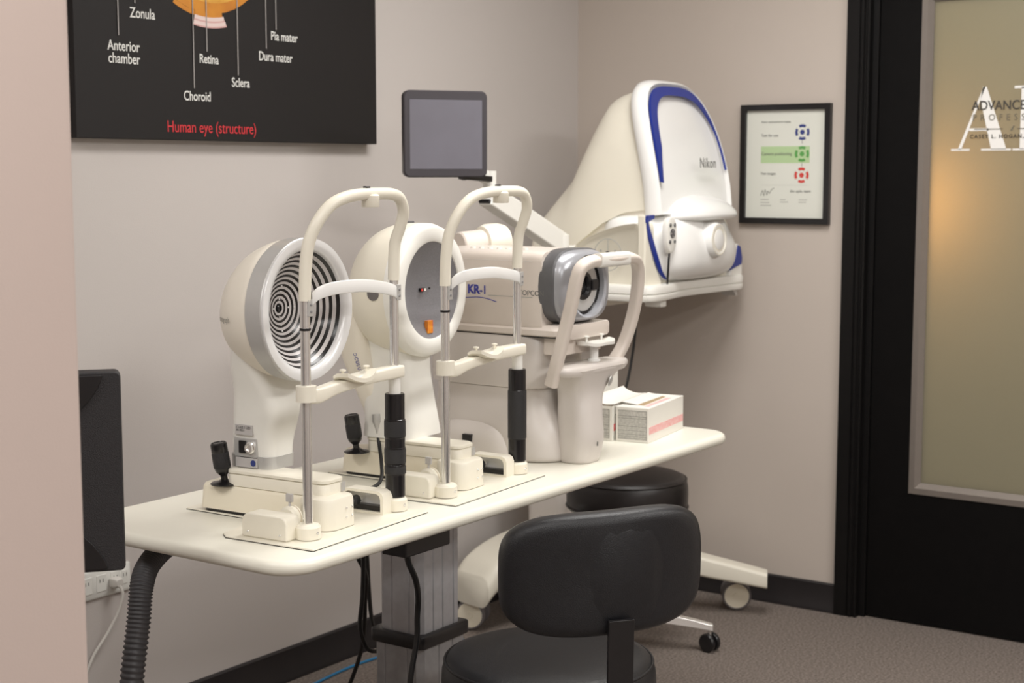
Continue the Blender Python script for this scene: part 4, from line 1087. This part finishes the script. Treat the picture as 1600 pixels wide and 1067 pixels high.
# arm pieces, given in world space and turned into the local frame of the screen
inv = (Matrix.Translation(ts.location) @ Matrix.Rotation(math.radians(-34), 4, 'Z')).inverted()
def LW(p): return inv @ Vector(p)
def bar3(name, a, b, w_, h_, m, parent, bev=.006):
    a, b = LW(a), LW(b); d = (b - a).normalized(); sd = d.cross(Vector((0, 0, 1))).normalized(); upp = sd.cross(d)
    bm = B(); loft(bm, [[p + sd * x + upp * y for x, y in ((-w_, -h_), (w_, -h_), (w_, h_), (-w_, h_))] for p in (a, b)])
    return obj(name, bm, m, parent, bevel=bev, bsegs=3)
arm = bar3('arm', (-1.165, -.43, 1.432), (-.765, -.43, 1.268), .024, .033, m_white, ts)
bar3('arm_underside', (-1.180, -.43, 1.413), (-.80, -.43, 1.256), .020, .006, m_black, arm, .003)
bm = B(); cyl(bm, LW((-1.150, -.43, 1.405)), LW((-1.150, -.43, 1.500)), .019); obj('arm_riser', bm, m_white, ts)
bar3('tilt_bracket', (-1.150, -.43, 1.470), (-1.245, -.385, 1.545), .016, .018, m_white, ts)
bar3('hinge', (-1.165, -.44, 1.476), (-1.290, -.43, 1.484), .012, .008, m_black, ts, .002)
bar3('hinge_post', (-1.262, -.43, 1.480), (-1.340, -.40, 1.60), .012, .014, m_darkgrey, ts, .002)
bm = B(); cyl(bm, LW((-.775, -.43, 1.225)), LW((-.775, -.43, 1.300)), .030); obj('arm_pivot', bm, m_white, ts)
bm = B(); cyl(bm, LW((-.775, -.43, 1.245)), LW((-.690, -.43, 1.245)), .020); obj('arm_clamp', bm, m_white, ts)

# ------------------------------------------------------------------ monitor seen from behind at the left
ang = math.radians(-39)
mn = thing('computer_monitor', 'black computer monitor seen from behind, half hidden by the near wall', 'monitor', (-3.235, -.842, .9805), ang)
bm = B(); loft(bm, [yrect(.25, .173, .008, -.018), yrect(.252, .1755, .010, -.014), yrect(.252, .1755, .010, .022), yrect(.25, .173, .008, .025)])
mb = obj('monitor_back', bm, m_monitor, mn, sharp=30)
for sz in (1, -1):
    bm = B(); outl = [(.150, .170), (.222, .170), (.214, .150), (.198, .126), (.180, .108), (.150, .095)]
    loft(bm, [[(x, y, z * sz) for x, z in outl] for y in (-.019, -.0225)]); obj('corner_facet', bm, m_black, mb, bevel=.001)
obj('screen_panel', box(B(), -.240, .240, .0248, .0262, -.163, .163), m_screen, mb)
bm = B(); cyl(bm, (-.10, -.015, 0), (-.10, -.06, 0), .035); obj('arm_plate', bm, m_black, mn)
Rm = (Matrix.Translation(mn.location) @ Matrix.Rotation(ang, 4, 'Z')).inverted()
wallp = Rm @ Vector((-3.60, -1.378, .98)); wallq = Rm @ Vector((-3.60, -1.34, .98))
obj('wall_arm', tube(B(), [(-.10, -.05, 0), tuple(wallq), tuple(wallp)], .014, 12, 0), m_black, mn)

# ------------------------------------------------------------------ outlet, plug, hose and cables
ot = thing('wall_outlet', 'white wall outlet plate low on the back wall below the black monitor', 'outlet', (-2.27, 0, .449))
bm = B(); loft(bm, [[(a, y, b) for a, b in rrect(hx, hz, .006, 3)] for y, hx, hz in ((-.0005, .098, .0375), (-.005, .098, .0375), (-.007, .095, .0345))])
pl_ = obj('cover_plate', bm, m_outlet, ot)
for xx in (-.046, .0, .046, .077):
    bm = B(); box(bm, xx - .016, xx + .016, -.0085, -.006, -.022, .022) if xx < .06 else box(bm, xx - .010, xx + .010, -.0085, -.006, -.018, .018); oc = obj('socket', bm, m_outlet, pl_, bevel=.002)
    for dx in (-.005, .005):
        bm = B(); box(bm, xx + dx - .001, xx + dx + .001, -.0089, -.008, .002, .011); obj('slot', bm, m_ink, oc)
pg_ = thing('power_plug', 'white plug with its cord hanging from the wall outlet', 'plug', (-2.232, -.0092, .445))
bm = B(); loft(bm, [[(a, y, b) for a, b in rrect(hx, hz, .006, 3)] for y, hx, hz in ((0, .014, .013), (-.018, .014, .013), (-.026, .010, .009))]); pb_ = obj('plug_body', bm, m_wcable, pg_)
obj('cord', tube(B(), [(0, -.022, -.006), (.004, -.030, -.030), (-.010, -.026, -.075), (-.040, -.018, -.125), (-.085, -.012, -.180), (-.12, -.010, -.26), (-.13, -.012, -.42), (-.13, -.014, -.4305)], .0042, 8), m_wcable, pb_)
hs = thing('corrugated_hose', 'dark grey corrugated cable hose dropping from the table end to the floor', 'hose', (-2.80, -.76, 0))
pts = catmull([(.16, .06, .732), (.09, .03, .732), (.020, -.005, .718), (-.018, -.028, .690), (-.040, -.040, .62), (-.068, -.050, .52), (-.085, -.050, .40), (-.09, -.03, .25), (-.06, .02, .12), (-.02, .10, .04), (.06, .22, .0275), (.16, .36, .0275)], 40)
sc = [1.0 + (.09 if (i // 2) % 2 else -.05) for i in range(len(pts))]
tag_ = obj('hose', sweep(B(), pts, circ(.0220, 16), scale=sc), m_hose, hs, sharp=80)
def cable(name, label, pts, r, m, group=None, k=8):
    o = obj(name, tube(B(), pts, r, 8, k), m); tag(o, label, 'cable', group); return o
cable('power_cable', 'black cable sagging in a short loop under the near end of the table', [(-2.70, -.82, .756), (-2.685, -.82, .740), (-2.645, -.82, .716), (-2.60, -.82, .714), (-2.54, -.82, .740), (-2.52, -.82, .756)], .0055, m_cable)
cable('power_cable', 'black cable hanging in a long loop left of the table column', [(-2.075, -.70, .756), (-2.078, -.71, .66), (-2.085, -.73, .60), (-2.112, -.75, .50), (-2.122, -.75, .43), (-2.10, -.75, .372), (-2.06, -.745, .350), (-2.02, -.72, .35), (-2.0, -.68, .42), (-1.99, -.66, .60), (-1.99, -.66, .756)], .0055, m_cable)
cable('power_cable', 'straighter black cable crossing the looped one left of the table column', [(-2.095, -.675, .756), (-2.090, -.685, .65), (-2.075, -.70, .585), (-2.052, -.71, .53), (-2.02, -.68, .46), (-1.97, -.62, .30), (-1.93, -.5, .10), (-1.90, -.42, .0065), (-1.80, -.3, .0062)], .0055, m_cable)
cable('power_cable', 'black cable running down the front of the steel table column', [(-2.395, -1.115, .7145), (-2.385, -1.112, .690), (-2.335, -1.09, .640), (-2.283, -1.055, .585), (-2.268, -1.040, .535), (-2.268, -1.038, .485), (-2.287, -1.035, .40), (-2.287, -1.03, .33), (-2.28, -1.02, .20), (-2.26, -1.01, .10), (-2.24, -1.00, .0435)], .0065, m_cable)
cable('network_cable', 'blue cable lying on the carpet along the back wall', [(-1.95, -.17, .0045), (-1.70, -.115, .0045), (-1.55, -.095, .0045), (-1.42, -.083, .0045), (-1.30, -.088, .0045), (-1.12, -.12, .0045), (-.98, -.20, .0045)], .0042, m_bluecable)
cable('power_cable', 'thin black cable hanging down behind the glove boxes', [(-.52, -.56, 1.0435), (-.525, -.56, .98), (-.535, -.555, .90), (-.565, -.55, .80), (-.60, -.53, .70), (-.62, -.50, .55), (-.60, -.46, .40), (-.55, -.42, .26)], .0045, m_cable)

# ------------------------------------------------------------------ stools
def star_base(root, turn, arms=5):
    b_ = obj('hub', lathe(B(), [(.030, .085), (.036, .09), (.036, .135), (.028, .145), (.0255, .15), (.0255, .26)], (0, 0, 0), (0, 0, 1), 26), m_chrome, root)
    for k in range(arms):
        a = turn + 2 * PI * k / arms; c, s_ = math.cos(a), math.sin(a)
        P_ = [Vector((c * r, s_ * r, z)) for r, z in ((.02, .115), (.12, .106), (.215, .090), (.272, .078))]
        sd = Vector((-s_, c, 0)); bm = B()
        loft(bm, [[p + sd * x * w_ + Vector((0, 0, y * h_)) for x, y in ((-1, -1), (1, -1), (.7, 1), (-.7, 1))] for p, w_, h_ in zip(P_, (.024, .021, .018, .015), (.018, .015, .012, .010))])
        obj('leg', bm, m_chrome, root, bevel=.003)
        e = Vector((c * .262, s_ * .262, 0))
        bm = B(); cyl(bm, e + Vector((0, 0, .072)), e + Vector((0, 0, .045)), .006, n=12); cs_ = obj('castor', bm, m_chrome, root)
        ax = Vector((math.cos(a + .9), math.sin(a + .9), 0))
        for q in (-1, 1):
            bm = B(); lathe(bm, [(.010, -.008), (.027, -.007), (.0295, -.003), (.0295, .004), (.026, .008), (.004, .0095)], e + Vector((0, 0, .0300)) + ax * q * .013, ax * q, 26); obj('castor_wheel', bm, m_black, cs_)
def seat(root, r, z0, z1, m, crown=.008):
    bm = B()
    prof = [(r * .80, z0), (r * .96, z0 + .006), (r * .995, z0 + .020), (r, (z0 + z1) / 2), (r * .995, z1 - .032), (r * .975, z1 - .016), (r * .94, z1 - .005), (r * .86, z1 + .001), (r * .6, z1 + crown * .7), (r * .3, z1 + crown), (.001, z1 + crown)]
    lathe(bm, prof, (0, 0, 0), (0, 0, 1), 64)
    s_ = obj('seat', bm, m, root, sharp=80)
    for zz, rr_ in ((z1 - .011, r * .967), (z0 + .018, r * .998)):
        bm = B(); n_ = 64
        ring = [[(math.cos(2 * PI * i / n_) * (rr_ + .0032 * math.cos(t)), math.sin(2 * PI * i / n_) * (rr_ + .0032 * math.cos(t)), zz + .0032 * math.sin(t)) for t in [2 * PI * j / 8 for j in range(8)]] for i in range(n_)]
        loft(bm, ring, closed=True); obj('seam_piping', bm, m, s_, sharp=80)
    return s_
fs = thing('stool', 'black vinyl swivel stool with a curved backrest at the table front', 'stool', (-2.203, -1.34, 0), 0)
seat(fs, .226, .385, .492, m_vinyl)
obj('gas_column', lathe(B(), [(.022, .25), (.022, .37), (.06, .372), (.09, .386)], (0, 0, 0), (0, 0, 1), 24), m_black, fs)
star_base(fs, math.radians(54))
# backrest
rear = Vector((-.168, -.253, 0)); rn = Vector((-.61, -.79, 0)).normalized(); tn = Vector((.79, -.61, 0)).normalized()
def back_ring(d, sc, hx=.206, hz=.119, n=72, p=3.7):
    out = []
    for k in range(n):
        t = 2 * PI * k / n; c, q = math.cos(t), math.sin(t)
        a = hx * sc * math.copysign(abs(c) ** (2 / p), c); b_ = hz * sc * math.copysign(abs(q) ** (2 / p), q)
        out.append(rear + tn * a + rn * (d - .055 * (a / .205) ** 2) + Vector((0, 0, .742 + b_ + .006 * (a / .2))))
    return out
bm = B()
loft(bm, [back_ring(d, sc) for d, sc in ((-.032, .02), (-.032, .3), (-.032, .6), (-.031, .82), (-.027, .93), (-.018, .985), (-.006, 1.0), (.010, .998), (.020, .975), (.0265, .925), (.0285, .82), (.029, .6), (.029, .3), (.029, .02))])
bk = obj('backrest', bm, m_vinyl, fs, sharp=80)
bm = B(); rr = []
for z in [.640 + .198 * k / 16 for k in range(17)]:
    t = (z - .640) / .198; h_ = .0065 * max(0.0, math.sin(PI * t)) ** .6
    rr.append([rear + tn * (.030 + x) + rn * (o_ - .055 * ((x + .03) / .205) ** 2 - .003 * (1 - math.sin(PI * t))) + Vector((0, 0, z)) for x, o_ in ((-.105, .0255), (-.078, .0280 + h_ * .15), (-.060, .0285 + h_ * .5), (-.044, .0285 + h_), (0, .029 + h_), (.040, .0285 + h_), (.052, .0285 + h_ * .5), (.064, .0280 + h_ * .15), (.085, .0255))])
loft(bm, rr); obj('bracket_cover', bm, m_vinyl, bk, sharp=80)
# flat bar from the backrest down and under the seat
bm = B(); P_ = catmull([rear + rn * .040 + tn * .006 + Vector((0, 0, .66)), rear + rn * .036 + tn * .006 + Vector((0, 0, .56)), rear + rn * .034 + tn * .006 + Vector((0, 0, .44)), rear + rn * .020 + tn * .006 + Vector((0, 0, .385)), rear - rn * .03 + tn * .02 + Vector((0, 0, .365)), rear - rn * .12 + tn * .012 + Vector((0, 0, .362)), Vector((0, 0, .362)) + rn * .03], 6)
rr = []
for i, p in enumerate(P_):
    T = (P_[min(i + 1, len(P_) - 1)] - P_[max(i - 1, 0)]).normalized(); nn = T.cross(tn).normalized()
    rr.append([p + tn * a + nn * b for a, b in ((-.026, -.005), (.026, -.005), (.026, .005), (-.026, .005))])
loft(bm, rr); obj('back_stem', bm, m_black, fs, bevel=.002)

rs2 = thing('stool', 'black backless swivel stool under the far end of the table', 'stool', (-.750, -.668, 0), 0)
seat(rs2, .190, .445, .560, m_vinyl2, .014)
obj('gas_column', lathe(B(), [(.022, .25), (.022, .425), (.06, .43), (.09, .446)], (0, 0, 0), (0, 0, 1), 24), m_chrome, rs2)
star_base(rs2, math.atan2(-.232, .13), 4)
bm = B(); tube(bm, [(-.05, .03, .432), (-.12, .10, .428), (-.195, .135, .432), (-.235, .15, .442)], .006, 10); cyl(bm, (-.225, .147, .439), (-.262, .16, .447), .010, n=14)
obj('height_lever', bm, m_chrome, rs2)
